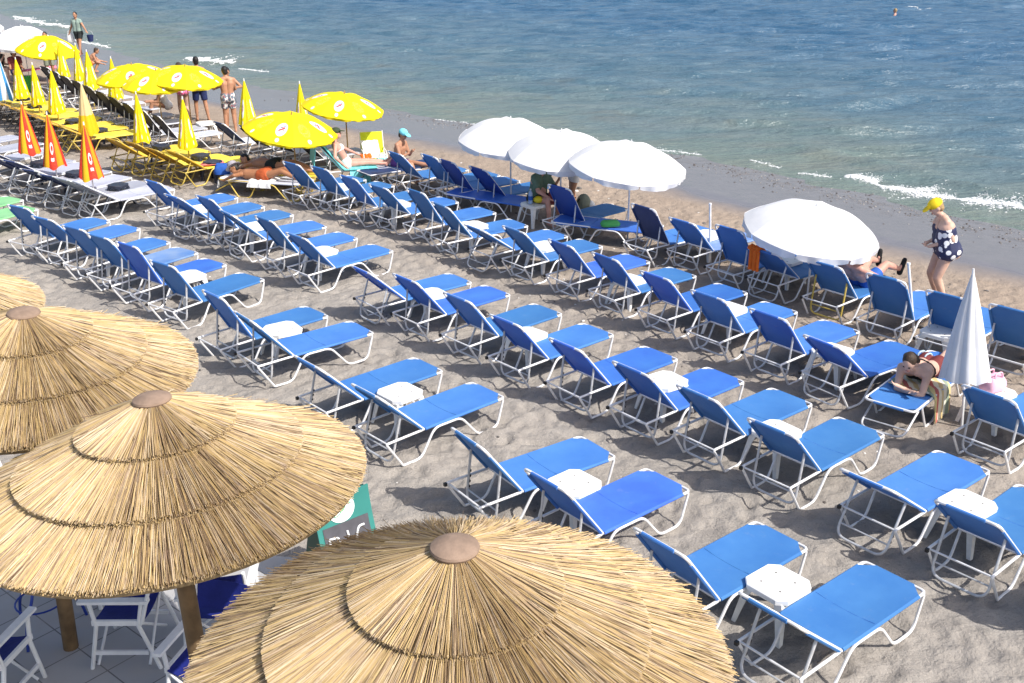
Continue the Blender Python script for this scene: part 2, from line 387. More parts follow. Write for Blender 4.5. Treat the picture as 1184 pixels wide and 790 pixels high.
for a in ((((8.0, 25.3), (8.6, 24.2), (9.3, 23.4), (10.1, 22.8), (11.0, 22.0), (12.2, 20.6)), 1.0, 5200, .048, 1),
          (((-13.7, 47.0), (-12.6, 46.0), (-11.4, 45.3)), 1.0, 1300, .085, 2), (((-29.2, 66), (-26.5, 62.6), (-23.6, 59.6)), .9, 900, .10, 3),
          (((-2.3, 32.7), (-1.1, 31.9)), .3, 170, .045, 4), (((3.1, 28.6), (4.9, 27.7)), .35, 420, .035, 5), (((1.2, 30.6), (2.6, 29.2)), .45, 420, .04, 6),
          (((-10.8, 43.8), (-9.4, 42.9)), .4, 160, .06, 7), (((-21.2, 53.8), (-18.4, 51.0)), .5, 320, .07, 8), (((6.0, 26.9), (6.6, 26.2)), .3, 160, .03, 9), (((6.9, 25.6), (7.6, 25.2)), .35, 200, .03, 10), (((24.0, 69.0), (25.2, 67.6)), .5, 120, .06, 11)):
    t = foam('f', *a); fb.add(t.v, t.f)
tag(fb.build('sea_foam', MT['foam']), 'white broken foam on the small waves along the waterline', 'foam', kind='stuff')

def pebbles():
    r = random.Random(3); b = MB(); ts = []
    def put(x, y, s, tone):
        z = float(sand_z(np.array([x]), np.array([y]))[0]); k = len(b.v)
        b.ell((x, y, z+s*.15), (s*r.uniform(.7, 1.3), s*r.uniform(.6, 1), s*.5), Matrix.Rotation(r.random()*3, 3, 'Z'), 6, 4); ts.extend([tone]*(len(b.v)-k))
    for _ in range(1700):                                   # swash line
        i = r.randint(5, 12); t = r.random(); p = SHORE[i]*(1-t)+SHORE[i+1]*t; d = SHORE[i+1]-SHORE[i]; d = d/np.hypot(*d)
        o = r.gauss(3.3, .55); x, y = p[0]-d[1]*o, p[1]+d[0]*o
        put(x, y, r.uniform(.008, .026), r.random()**2*.5)
    for _ in range(420):                                    # litter, shells and bits of dry weed on the upper beach
        x, y = r.uniform(-9, 9), r.uniform(7, 25)
        s = float(sdist(np.array([x]), np.array([y]))[0])
        if -9 < s < -.6 or (s < 0 and r.random() < .25): put(x, y, r.uniform(.008, .026), r.choice((.05, .1, .2, .95, 1.)))
    for _ in range(160):
        i = r.randint(7, 12); t = r.random(); p = SHORE[i]*(1-t)+SHORE[i+1]*t; d = SHORE[i+1]-SHORE[i]; d = d/np.hypot(*d)
        o = r.gauss(-2.2, .7); put(p[0]-d[1]*o, p[1]+d[0]*o, r.uniform(.015, .06), r.choice((.0, .05, .1, .12, 1.)))
    m = bpy.data.materials.new('pebbles'); m.use_nodes = True; g = NT(m); a = g.attr('tone').outputs['Fac']
    g.l(g.mix(a, (.05, .04, .035), (.62, .60, .57)), g.b.inputs['Base Color']); g.b.inputs['Roughness'].default_value = .6
    tag(b.build('shore_pebbles', m, attrs={'tone': ts}), 'small pebbles and shell bits scattered along the beach', 'pebbles', kind='stuff')
pebbles()

def make_terrace():
    m = bpy.data.materials.new('terrace tiles'); m.use_nodes = True; g = NT(m)
    tc = g.n('ShaderNodeTexCoord'); mp = g.n('ShaderNodeMapping'); mp.inputs['Rotation'].default_value = (0, 0, R(40)); g.l(tc.outputs['Object'], mp.inputs[0])
    br = g.n('ShaderNodeTexBrick'); br.offset = 0; br.inputs['Scale'].default_value = 1; br.inputs['Brick Width'].default_value = .42; br.inputs['Row Height'].default_value = .42; br.inputs['Mortar Size'].default_value = .006
    br.inputs['Color1'].default_value = (.33, .33, .34, 1); br.inputs['Color2'].default_value = (.38, .38, .385, 1); br.inputs['Mortar'].default_value = (.13, .13, .13, 1); g.l(mp.outputs[0], br.inputs[0])
    nz = g.noise(tc.outputs['Object'], 3.5, 6, .6); g.l(g.mix(g.rng(nz, .45, .7, 0, .5), br.outputs[0], (.36, .33, .30)), g.b.inputs['Base Color']); g.b.inputs['Roughness'].default_value = .75
    b = MB(); b.prism([(-14, -1, -.12), (-1.75, -1, -.12), (-1.75, 8.75, -.12), (-14, 10.4, -.12)], (0, 0, 0), (0, 0, .14))
    tag(b.build('terrace_paving', m, smooth=False), kind='structure')
make_terrace()

# ------------------------------------------------------------------ thatched umbrellas
def make_thatch_mat():
    m = bpy.data.materials.new('reed thatch'); m.use_nodes = True; g = NT(m)
    a = g.attr('rnd').outputs['Fac']; tc = g.n('ShaderNodeTexCoord')
    cr = g.n('ShaderNodeValToRGB'); e = cr.color_ramp; e.elements[0].position = 0; e.elements[0].color = (.16, .105, .065, 1); e.elements[1].position = 1; e.elements[1].color = (.64, .52, .34, 1)
    for p, c in ((.10, (.27, .19, .12)), (.3, (.43, .31, .155)), (.62, (.53, .39, .18)), (.82, (.48, .38, .27))):
        x = e.elements.new(p); x.color = (*c, 1)
    g.l(a, cr.inputs[0])
    n = g.noise(tc.outputs['Object'], 9., 5, .65); n2 = g.noise(tc.outputs['Object'], 55., 3, .6)
    c = g.mix(g.rng(n, .54, .74, 0, .5), cr.outputs[0], (.36, .255, .20))
    c = g.mix(g.rng(n2, .58, .75, 0, .65), c, (.27, .18, .14))
    g.l(c, g.b.inputs['Base Color']); g.b.inputs['Roughness'].default_value = .6; g.b.inputs['Specular IOR Level'].default_value = .25
    return m
MT['thatch'] = make_thatch_mat()
MT['thatch_core'] = mat('thatch underlayer', (.27, .195, .10), .9, noise=.4, nscale=30)
MT['clay'] = mat('clay cap', (.27, .19, .14), .85, noise=.25, nscale=14, bump=.3, bscale=18)
MT['log'] = mat('round timber post', (.20, .125, .06), .8, noise=.45, nscale=7, bump=.3, bscale=25)
def make_thatch(seed, Rr, drop, dens):
    r = random.Random(seed); root = thing('thatched_umbrella', None, 'thatched umbrella')
    k = drop/Rr
    tiers = ((.05, .39*Rr, .085), (.33*Rr, .70*Rr, .045), (.62*Rr, Rr, .0))
    for ti, (ra, rb, off) in enumerate(tiers):
        b = MB(); rn = []
        nlay = 4
        for lay in range(nlay):
            cnt = int(2*math.pi*rb/.0048*dens*(1. if lay < 3 else .8))
            for i in range(cnt):
                a = 2*math.pi*(i+r.random())/cnt; fan = r.gauss(0, .05)
                r0 = ra if r.random() < .5 else ra+(rb-ra)*r.uniform(0, .55)
                r0 *= r.uniform(.95, 1.1)
                r1 = rb*(1+r.gauss(0, .0012+(.008 if seed == 1 else .0035)*(ti == 2))) - (3-lay)*.003
                if ti == 2 and seed == 1 and r.random() < .05: r1 += r.uniform(.0, .035)
                o = off + lay*.011 + r.uniform(-.004, .006)
                rad = r.uniform(.0016, .0029)*(1.15 if dens < 1 else 1)
                lift = r.gauss(0, .006) + (r.uniform(.01, .05) if r.random() < (.05 if ti == 2 else .01) else 0)
                P = []
                for t in (0, .55, 1.):
                    q = r0+(r1-r0)*t; aa = a+fan*(t-.3)*(1-r0/r1)
                    zz = -k*q+o+lift*t*t - .02*(1-t)*0
                    P.append((q*math.cos(aa), q*math.sin(aa), zz))
                k0 = len(b.v); b.tube(P, [rad*.75, rad, rad*.8], 3, caps=True); v = r.random()
                rn.extend([v]*(len(b.v)-k0))
        t = b.build('thatch_tier', MT['thatch'], root, attrs={'rnd': rn})
        c = MB(); c.lathe([(ra*.9, -k*ra*.9+off-.005), (rb*.985, -k*rb+off-.006), (rb*.97, -k*rb+off-.035), (ra*.9, -k*ra*.9+off-.05)], 64)
        c.build('thatch_lining', MT['thatch_core'], t)
    c = MB(); c.lathe([(.110, -.015), (.118, .0), (.114, .012), (.094, .024), (.056, .034), (.0005, .039)], 36); c.build('cap', MT['clay'], root, loc=(0, 0, .085))
    p = MB(); pr_ = random.Random(seed)
    p.tube([(0, 0, -3.1), (.008, .004, -2), (-.006, .006, -1), (0, 0, -.05)], [.062, .060, .057, .052], 14); p.build('post', MT['log'], root)
    f = MB()
    for i in range(8):
        a = i*math.pi/4+.2; f.tube([(.05*math.cos(a), .05*math.sin(a), -.12), (Rr*.93*math.cos(a), Rr*.93*math.sin(a), -k*Rr*.93-.05)], .016, 6)
    f.build('rafter', MT['log'], root)
    return root
def place_axis(o, p, tx, ty, spin=0):
    n = Vector((tx, ty, 1)).normalized(); q = Vector((0, 0, 1)).rotation_difference(n)
    o.location = p; o.rotation_euler = (q @ Quaternion((0, 0, 1), spin)).to_euler()
GT = 'thatched umbrellas along the terrace'
for sd_, p, tx, ty, Rr, dr, dens, lab in (
    (1, (-.27, 4.30, 2.94), -.009, -.01, 1.32, .60, 1., 'straw thatched umbrella nearest the viewer at the bottom middle, clay cap facing us'),
    (2, (-2.18, 5.94, 2.94), -.052, .039, 1.236, .50, .85, 'straw thatched umbrella directly above the white folding chairs'),
    (3, (-3.58, 7.42, 2.95), .048, -.016, 1.20, .42, .8, 'straw thatched umbrella half behind the one over the white chairs'),
    (4, (-5.42, 8.95, 2.97), 0, 0, 1.2, .56, .7, 'straw thatched umbrella at the left edge, only its rim in view')):
    t = make_thatch(sd_, Rr, dr, dens); place_axis(t, p, tx, ty, sd_*1.3); tag(t, lab, 'thatched umbrella', GT)

# ------------------------------------------------------------------ sun loungers
HL, HW, SZ, BL = 1.21, .30, .36, .76
def panel(b, x0, x1, y, z, ch, th=.010, sag=.022, c0=False, c1=True, nx=10, ny=6):
    """stretched cloth from x0 to x1 with cut corners at the ends asked for, thick, sagging in the middle"""
    def hw(x):
        w = y
        for c, e, s in ((c0, x0, 1), (c1, x1, -1)):
            d = abs(x-e)
            if c and d < ch: w = y-ch+d
        return w
    xs = sorted(set([x0+(x1-x0)*i/nx for i in range(nx+1)] + [x1-math.copysign(ch, x1-x0)] + ([x0+math.copysign(ch, x1-x0)] if c0 else [])), reverse=x1 < x0)
    if x1 < x0: pass
    n = len(xs); vs = []
    for top in (1, 0):
        for x in xs:
            t = (x-x0)/(x1-x0)
            for j in range(ny+1):
                u = j/ny*2-1; w = hw(x)
                vs.append((x, u*w, z - sag*math.sin(math.pi*min(1, max(0, t)))*(1-u*u) + (th/2 if top else -th/2)))
    m = ny+1; A = n*m; fs = []
    for i in range(n-1):
        for j in range(ny):
            q = (i*m+j, (i+1)*m+j, (i+1)*m+j+1, i*m+j+1)
            fs.append(q); fs.append(tuple(A+k for k in q[::-1]))
    ring = [i*m for i in range(n)] + [(n-1)*m+j for j in range(1, m)] + [i*m+ny for i in range(n-2, -1, -1)] + [j for j in range(ny-1, 0, -1)]
    for i in range(len(ring)):
        a, c = ring[i], ring[(i+1) % len(ring)]; fs.append((a, c, A+c, A+a))
    b.add(vs, fs)
    e0 = x0+math.copysign(ch, x1-x0)*(1 if c0 else .15)
    e1 = x1-math.copysign(ch, x1-x0)
    for s in (-1, 1): b.tube([(e0, s*(y+.004), z-.012), ((e0+e1)/2, s*(y+.004), z-.012), (e1, s*(y+.004), z-.012)], .0185, 8)
    b.tube([(x1+math.copysign(.002, x1-x0), -y+ch, z-.012), (x1+math.copysign(.002, x1-x0), y-ch, z-.012)], .0185, 8)
def make_meshes():
    D = {}
    b = MB(); panel(b, 0.0, -HL-.002, HW-.006, SZ+.010, .105); D['seat'] = b
    b = MB(); panel(b, .015, BL+.002, HW-.006, 0.003, .115, sag=.018, nx=8); D['backrest'] = b
    b = MB()
    for x in (-.48,): b.tube([(x, -HW+.014, SZ+.016), (x, -.15, SZ-.001), (x, 0, SZ-.006), (x, .15, SZ-.001), (x, HW-.014, SZ+.016)], .003, 5)
    D['seam'] = b
    y = HW; rt = .0142
    for s, nm in ((1, 'n'), (-1, 'f')):
        b = MB()
        path = [(-HL+.10, s*y, SZ), (-HL+.015, s*y, SZ-.005), (-1.09, s*y, .02), (-.80, s*y, .015), (-.53, s*(y+.012), SZ-.026), (-.14, s*(y+.012), SZ-.024), (.05, s*y, .015), (.31, s*y, .015), (.525, s*y, SZ-.01), (0.02, s*(y+.0), SZ-.002)]
        b.tube(rounded(path[:8], .085), rt, 7); b.tube(rounded(path[7:], .03), rt, 7)
        b.tube([(-.53, s*y, SZ), (-HL+.1, s*y, SZ)], rt*.85, 7); D['leg_frame_'+nm] = b
    b = MB(); b.tube(rounded([(-HL+.11, y, SZ), (-HL-.005, y, SZ), (-HL-.005, -y, SZ), (-HL+.11, -y, SZ)], .06, 6), .0145, 7); D['foot_rail'] = b
    b = MB(); b.tube([(0, -y, SZ-.004), (0, y, SZ-.004)], .012, 7); D['hinge_bar'] = b
    b = MB(); b.tube([(.5, -y, SZ-.02), (.5, y, SZ-.02)], .011, 6); D['cross_bar'] = b
    b = MB(); b.tube(rounded([(0.0, y, -.002), (BL, y, -.002), (BL, -y, -.002), (0.0, -y, -.002)], .065, 6), .0150, 7); D['back_frame'] = b
    yy = y-.035; L = .58
    b = MB(); b.tube(rounded([(0, yy, 0), (L, yy, 0), (L, -yy, 0), (0, -yy, 0)], .12, 5), .0135, 7); b.tube([(L-.13, -yy, 0), (L-.13, yy, 0)], .009, 6); D['prop_stand'] = b
    for s, nm in ((1, 'n'), (-1, 'f')):
        b = MB()
        for i in range(4): b.box((L*(.42+.10*i), s*yy, -.016), (.022, .016, .022))
        b.box((L*.57, s*yy, -.011), (L*.36, .010, .008)); D['notch_rack_'+nm] = b
    for s, nm in ((1, 'n'), (-1, 'f')):
        b = MB(); b.box((.535, s*y, SZ-.02), (.03, .032, .036)); D['end_cap_'+nm] = b
    return D
LM = make_meshes(); MESHC = {}
def lm_mesh(key, m):
    k = (key, m)
    if k not in MESHC: MESHC[k] = LM[key].mesh(key.rsplit('_', 1)[0] if key[-2:] in ('_n', '_f') else key, MT[m])
    return MESHC[k]
def add_part(name, key, m, par, loc=(0, 0, 0), rot=(0, 0, 0)):
    o = bpy.data.objects.new(name, lm_mesh(key, m)); COL.objects.link(o); o.parent = par; o.location = loc; o.rotation_euler = rot; return o
def lounger_proto(seat, back, tube):
    root = thing('sun_lounger', None, 'sun lounger')
    s = add_part('seat', 'seat', seat, root); add_part('seam', 'seam', 'navy' if seat == 'azurex' else seat, s)
    add_part('leg_frame', 'leg_frame_n', tube, root); add_part('leg_frame', 'leg_frame_f', tube, root)
    add_part('foot_rail', 'foot_rail', tube, root); add_part('hinge_bar', 'hinge_bar', tube, root); add_part('cross_bar', 'cross_bar', tube, root)
    b = add_part('backrest', 'backrest', back, root, (0, 0, SZ)); add_part('back_frame', 'back_frame', tube, root, (0, 0, SZ))
    p = add_part('prop_stand', 'prop_stand', 'steelg' if tube == 'alu' else tube, root); add_part('notch_rack', 'notch_rack_n', 'cap', p); add_part('notch_rack', 'notch_rack_f', 'cap', p)
    add_part('end_cap', 'end_cap_f', 'cap', root)
    return root
PROTO = {}
NLOUNGER = 0
def lounger(hx, hy, yaw, back, label, group, seat='azure', backc='azure', tube='alu', grow=0):
    """hx, hy: hinge corner on the viewer's side; yaw: direction from foot to head"""
    key = (seat, backc, tube); first = key not in PROTO
    if first: PROTO[key] = lounger_proto(*key)
    o = PROTO[key] if first else copy_tree(PROTO[key])
    yw = R(yaw); n = Vector((-math.sin(yw), math.cos(yw), 0))
    c = Vector((hx, hy, 0)) - n*HW
    zz = float(sand_z(np.array([c.x]), np.array([c.y]))[0])*.5
    o.location = (c.x, c.y, zz); o.rotation_euler = (0, 0, yw); tag(o, label, 'sun lounger', group)
    th = R(back); px, pz = .40*math.cos(th), SZ+.40*math.sin(th)-.012
    drop = pz-.07
    ph = math.asin(min(1, drop/.58)) if drop < .58 else math.pi/2
    if back < 8: ph = R(28)
    for ch in o.children:
        nm = ch.name.split('.')[0]
        if nm in ('backrest', 'back_frame'): ch.rotation_euler = (0, -th, 0)
        elif nm == 'prop_stand': ch.location = (px, 0, pz); ch.rotation_euler = (0, ph if ph < 1.45 else 1.45, 0)
    return o
ORD = ['first', 'second', 'third', 'fourth', 'fifth', 'sixth', 'seventh', 'eighth', 'ninth', 'tenth', 'eleventh', 'twelfth', 'thirteenth', 'fourteenth', 'fifteenth', 'sixteenth', 'seventeenth']
ROWS = {
'A': [(-8.07, 18.43, -121, 55.8), (-7.34, 17.82, -122.9, 48.4), (-6.58, 17.03, -123.4, 55.3), (-5.96, 16.38, -126.2, 57.3), (-5.37, 15.77, -128.4, 63.0), (-4.58, 15.05, -126.6, 57.8), (-3.49, 13.59, -136.2, 60.1), (-2.82, 12.9, -140.8, 48.9), (-1.77, 11.63, -138.0, 45.2), (-0.99, 10.85, -137.6, 44.7), (0.1, 9.43, -144.8, 53.2), (0.84, 8.67, -140.1, 52.9), (1.73, 7.59, -140.8, 53.1), (2.57, 6.94, -140.6, 40.)],
'B': [(-6.23, 20.15, -130.4, 53.0), (-5.58, 19.47, -132.4, 42.3), (-4.92, 18.84, -133.7, 53.3), (-4.3, 18.25, -140.8, 43.3), (-3.56, 17.35, -136.4, 55.4), (-2.85, 16.61, -135.3, 49.6), (-1.56, 15.07, -141.1, 42.4), (-0.93, 14.39, -138.8, 50.0), (-0.18, 13.6, -137.9, 51.6), (0.47, 12.77, -138.6, 49.5), (1.2, 12.0, -140.2, 49.4), (1.91, 11.29, -140.3, 48.8), (2.56, 10.62, -140.8, 47.4), (3.17, 9.81, -139.2, 47.5), (3.97, 9.01, -140.6, 35.1), (4.56, 8.28, -139, 42.9), (5.22, 7.56, -139, 40)],
'C': [(-3.89, 21.6, -133.5, 52.2), (-3.26, 21.12, -134.4, 54.3), (-2.59, 20.37, -137.7, 53.8), (-1.91, 19.85, -136.9, 48.1), (-1.22, 19.04, -141.0, 57.3), (-0.68, 18.22, -144.6, 52.3), (0.05, 17.56, -141.7, 35.0), (0.61, 16.92, -141.6, 47.9), (1.31, 16.08, -142.2, 50.4), (1.93, 15.31, -142.8, 51.0), (2.58, 14.48, -141.6, 49.1), (3.17, 13.7, -139.7, 50.4), (3.8, 12.9, -140.5, 50.6), (4.37, 12.15, -144.8, 41.8), (5.12, 11.78, -131, 1.), (5.66, 10.57, -141, 48.9)],
'D': [(-1.88, 22.67, -142, 48.9), (-1.18, 22.22, -142, 54.5), (-0.77, 21.61, -143, 54.8), (-0.11, 21.2, -142, 50.8), (1.35, 19.34, -138.1, 60.0), (2.7, 17.79, -143.0, 60.7), (3.4, 17.39, -142, 47.1), (3.91, 16.49, -143.1, 61.4), (4.47, 15.94, -141, 40.3), (5.1, 15.02, -140.0, 49.1), (5.65, 14.18, -138, 58.7), (6.22, 13.43, -137, 58.0), (6.84, 12.88, -137, 56.7)]}
SPECIAL = {
 ('A', 13): 'blue sun lounger with its back lowered nearly flat, right of the bottom right table',
 ('A', 12): 'blue sun lounger with raised back, left of the bottom right table',
 ('A', 11): 'blue sun lounger partly hidden by the top rim of the nearest thatched umbrella',
 ('A', 10): 'blue sun lounger straight above the cap of the nearest thatched umbrella, back raised',
 ('A', 0): 'blue sun lounger farthest left, in front of the two green loungers',
 ('B', 15): 'blue sun lounger cut by the right picture edge, white table tucked under its raised back',
 ('B', 16): 'blue sun lounger just outside the right edge that throws its shadow on the sand',
 ('B', 14): 'blue sun lounger with low back, left of the white table at the right edge',
 ('C', 14): 'blue sun lounger lying flat under the woman on her front and a striped towel',
 ('C', 15): 'blue sun lounger cut by the right edge, right of the closed white umbrella',
 ('C', 13): 'royal blue sun lounger, back raised, just left of the woman lying on her front',
 ('D', 4): 'shaded blue sun lounger with shade-darkened back right of the seated man in the green shirt',
 ('D', 5): 'worn navy sun lounger just right of the clear pole of a white umbrella',
 ('D', 8): 'shaded blue sun lounger with an orange towel hung over its back',
 ('D', 9): 'shaded blue sun lounger with a yellow prop stand, occupied by a man in black shoes',
 ('D', 12): 'blue sun lounger cut by the right picture edge in the row by the water',
 ('D', 10): 'blue sun lounger between the reclining man and the bare white pole',
 ('D', 11): 'blue sun lounger in front of the standing woman in the yellow cap',
 ('D', 0): 'blue sun lounger in front of the boy in the turquoise cap',
}
RN = {'A': 'the row by the thatch', 'B': 'the second row from thatch', 'C': 'the third row from thatch', 'D': 'the row by the water'}
ROYAL = {('B', i) for i in (6, 7, 10, 11, 9)} | {('C', i) for i in (8, 9, 10, 12, 13)} | {('A', 4), ('A', 11)}
LOUNGE = {}
for rk, lst in ROWS.items():
    for i, (hx, hy, yw, bk) in enumerate(lst):
        lab = SPECIAL.get((rk, i)) or ('blue sun lounger, back raised, %s from the left in %s' % (ORD[i], RN[rk]))
        seat = backc = 'azure'
        if (rk, i) in ROYAL: seat = backc = 'royal'
        if (rk, i) in ROYAL and i % 3 == 0: seat = 'azure'
        if (rk, i) in (('A', 3), ('C', 3), ('D', 6), ('B', 2)): seat = 'faded' if (rk, i) in (('A', 3), ('D', 6)) else seat
        if (rk, i) in (('A', 3),): lab = 'bleached blue sun lounger, fourth from the left in the row by the thatch'
        if (rk, i) in (('D', 6),): lab = 'blue sun lounger with bleached seat, just right of the worn navy lounger'
        if rk == 'D' and i in (2, 3, 4): backc = 'shade'  # backs under the umbrellas, shade painted into the cloth colour
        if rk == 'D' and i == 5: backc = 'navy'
        tube = 'alu'
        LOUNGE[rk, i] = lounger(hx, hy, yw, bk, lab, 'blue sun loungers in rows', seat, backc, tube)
        if (rk, i) == ('D', 9):
            for ch in LOUNGE[rk, i].children:
                if ch.name.startswith('prop_stand'): ch.data = lm_mesh('prop_stand', 'ytube')
lounger(-.72, 20.95, 149, 1, 'dark blue sun lounger lying flat, left of the table with the water bottle', 'blue sun loungers in rows', 'royal', 'royal')
lounger(1.42, 18.92, 157, 1, 'blue sun lounger lying flat in the shade with a green bag on it', 'blue sun loungers in rows', 'royal', 'royal')
G_ = 'grey sun loungers at the left'
for i, (x, y, yw, bk) in enumerate([(-12.9, 26.1, -124, 33), (-12.1, 25.4, -123, 33), (-11.4, 24.5, -122, 33), (-10.60, 23.55, -120, 32), (-10.0, 22.98, -121, 34), (-9.36, 22.40, -119, 31), (-8.79, 21.90, -121, 32), (-8.25, 21.32, -127, 35), (-7.76, 20.9, -135, 33)]):
    lab = 'pale grey sun lounger, raised back in shade colour, %s from the left in its row' % ORD[i]
    if i == 8: lab = 'pale grey sun lounger next to the first blue one, whole side frame in view'
    lounger(x, y, yw, bk, lab, G_, 'grey', 'navy' if i < 7 else 'grey')  # grey cloth backs coloured navy to paint in their shaded rear
for i, (x, y) in enumerate([(-10.3, 19.9), (-9.75, 19.25)]):
    lounger(x, y, -122, 45, ['light green sun lounger farther from the viewer at the left edge', 'light green sun lounger nearer the viewer at the left edge'][i], 'green sun loungers', 'green', 'green')
Y_ = 'yellow sun loungers'
for i in range(9):
    k = i/8; x = -15.05+(4.6)*k; y = 32.3-5.25*k
    lounger(x, y, -146, 27, 'yellow sun lounger with low back, %s from the left in the long row' % ORD[i], Y_, 'yellow', 'ochre', 'btube' if i < 7 else 'ytube')
for i, (x, y, yw, bk) in enumerate([(-8.55, 25.0, -132, 37), (-7.92, 24.5, -133, 37), (-7.33, 24.02, -134, 36), (-6.75, 23.63, -134, 35)]):
    lounger(x, y, yw, bk, 'yellow sun lounger, %s from the left in the separate group of four' % ORD[i], Y_, 'yellow', 'ochre', 'ytube')
W_ = 'white sun loungers with black backs'
for i, (x, y, yw, bk) in enumerate([(-14.46, 35.55, -130, 56), (-13.78, 34.53, -131, 56), (-13.09, 33.56, -132, 56), (-12.33, 32.47, -133, 57), (-11.63, 31.44, -134, 57), (-10.93, 30.47, -135, 57), (-10.26, 29.55, -137, 57), (-9.57, 28.55, -138, 57), (-8.88, 27.6, -140, 58), (-8.32, 27.02, -140, 56), (-6.49, 26.42, -137, 45), (-5.74, 25.79, -138, 46), (-5.04, 25.19, -139, 46), (-4.29, 24.62, -140, 46)]):
    lab = 'white sun lounger with black back, %s from the left beyond the yellow row' % ORD[i]
    if i == 13: lab = 'sun lounger with a black raised back just left of the turquoise towel'
    if i == 10: lab = 'white sun lounger with dark blue back beside the closed umbrella near the trunks man'
    lounger(x, y, yw, bk, lab, W_, 'whites', 'navy' if i == 10 else 'black')
lounger(-3.67, 23.33, -164, 50, 'sun lounger draped with a turquoise towel under the woman in the white bikini', 'occupied loungers by the water', 'whites', 'teal')
lounger(-2.42, 23.3, -142, 1, 'sun lounger lying flat that the boy in the turquoise cap sits on', 'occupied loungers by the water', 'navy', 'navy')
lounger(-5.50, 22.42, 165, 2, 'white topped sun lounger with yellow legs under the tanned sunbather', 'occupied loungers by the yellow group', 'whites', 'whites', 'ytube')
lounger(-5.36, 23.15, 165, 2, 'yellow sun lounger under the sunbather lying behind the tanned one', 'occupied loungers by the yellow group', 'yellow', 'yellow', 'ytube')

# ------------------------------------------------------------------ small plastic tables
def make_table(mt, H=.42, half=.225):
    root = thing('side_table', None, 'table')
    b = MB(); c = .075; h = half
    out = [(h-c, h), (h, h-c), (h, -h+c), (h-c, -h), (-h+c, -h), (-h, -h+c), (-h, h-c), (-h+c, h)]
    n = 8
    prof = [(1.0, H-.055), (1.02, H-.008), (.985, H), (.93, H-.003), (.0, H-.003)]
    vs = [(x*s, y*s, z) for s, z in prof[:-1] for x, y in out] + [(0, 0, H-.003)]
    fs = [(i*n+k, i*n+(k+1) % n, (i+1)*n+(k+1) % n, (i+1)*n+k) for i in range(len(prof)-2) for k in range(n)]
    fs += [((len(prof)-2)*n+k, (len(prof)-2)*n+(k+1) % n, len(vs)-1) for k in range(n)]
    vs2 = [(x*.94, y*.94, H-.02) for x, y in out]; k0 = len(vs); vs += vs2; fs.append(tuple(k0+k for k in range(n))[::-1])
    fs += [(k, k0+k, k0+(k+1) % n, (k+1) % n) for k in range(n)]
    b.add(vs, fs); top = b.build('table_top', mt, root, smooth=False)
    for x, y in ((.1, .1), (-.1, .1), (.1, -.1), (-.1, -.1)):
        d = MB(); d.lathe([(.011, 0), (.011, .0015), (.0005, .0016)], 10, (x, y, H-.0025)); d.build('drain_hole', MT['dark'], top)
    for sx in (-1, 1):
        for sy in (-1, 1):
            l = MB(); p = Vector((sx*(h-.03), sy*(h-.03), 0)); q = Vector((sx*(h+.035), sy*(h+.035), 0))
            ux, uy = Vector((-sx*.085, 0, 0)), Vector((0, -sy*.085, 0))
            def ring(P, w, z, t=.012):
                a = P+ux*w; c_ = P+uy*w; i = P+ux*.16+uy*.16
                return [Vector((v.x, v.y, z)) for v in (P, a, a+uy*.14, i, c_+ux*.14, c_)]
            r1, r2, r3 = ring(p, 1.1, H-.05), ring(p*.75+q*.25, .8, H-.13), ring(q, .5, 0)
            l.add(r1+r2+r3, [(i, (i+1) % 6, 6+(i+1) % 6, 6+i) for i in range(6)] + [(6+i, 6+(i+1) % 6, 12+(i+1) % 6, 12+i) for i in range(6)] + [(17, 16, 15, 14, 13, 12), (0, 1, 2, 3, 4, 5)])
            l.build('leg', mt, root, smooth=False)
    return root
MT['dark'] = mat('dark hole', (.16, .15, .14), .8)
TW = make_table(MT['wplastic']); TD = make_table(MT['dplastic'], .47, .18)
TAB = [(-3.15, 13.83, 'between the seventh and eighth blue loungers of the row by the thatch'), (-5.06, 16.08, 'behind the sixth blue lounger back of the row by the thatch'),
 (-1.34, 11.72, 'between the two blue loungers right of the thatched umbrella over the chairs'), (.62, 9.54, 'between the two loungers behind the nearest thatched umbrella'),
 (2.26, 7.77, 'at the bottom right, whole top and legs in view'), (4.39, 9.08, 'under the lounger back at the right edge'), (-1.21, 15.18, 'left of the eighth lounger in the second row'),
 (.21, 13.53, 'right of the ninth lounger in the second row'), (-3.18, 17.37, 'by the sixth lounger in the second row'), (-4.64, 18.91, 'by the fourth lounger in the second row'), (-5.96, 20.12, 'by the second lounger in the second row'),
 (-6.75, 17.62, 'by the fourth lounger of the row by the thatch'), (2.9, 10.63, 'behind the fourteenth lounger back in the second row'), (1.87, 12.03, 'behind the twelfth lounger back in the second row'),
 (4.15, 12.91, 'behind the royal blue lounger left of the woman lying on her front'), (1.81, 15.82, 'by the tenth lounger in the third row'), (3.1, 14.53, 'by the twelfth lounger in the third row'),
 (-.69, 18.84, 'by the sixth lounger in the third row'), (.57, 17.6, 'by the eighth lounger in the third row'), (-2.22, 20.45, 'by the fourth lounger in the third row'), (-3.54, 21.77, 'by the second lounger in the third row'),
 (5.79, 13.56, 'by the lounger in front of the woman in the yellow cap'), (3.43, 18.22, 'behind the worn navy lounger by the water'), (4.45, 16.75, 'under the low white umbrella'),
 (.45, 20.39, 'holding a water bottle and a yellow fruit by the seated man'), (5.70, 11.66, 'with the pink bag beside the closed white umbrella'), (-8.11, 28.83, 'among the white loungers behind the closed yellow umbrella')]
for i, (x, y, l) in enumerate(TAB):
    o = TW if i == 0 else copy_tree(TW)
    o.location = (x, y, float(sand_z(np.array([x]), np.array([y]))[0])*.5); o.rotation_euler = (0, 0, R(40+((i*37) % 13)-6)); tag(o, 'small white table '+l, 'table', 'white plastic tables between the loungers')
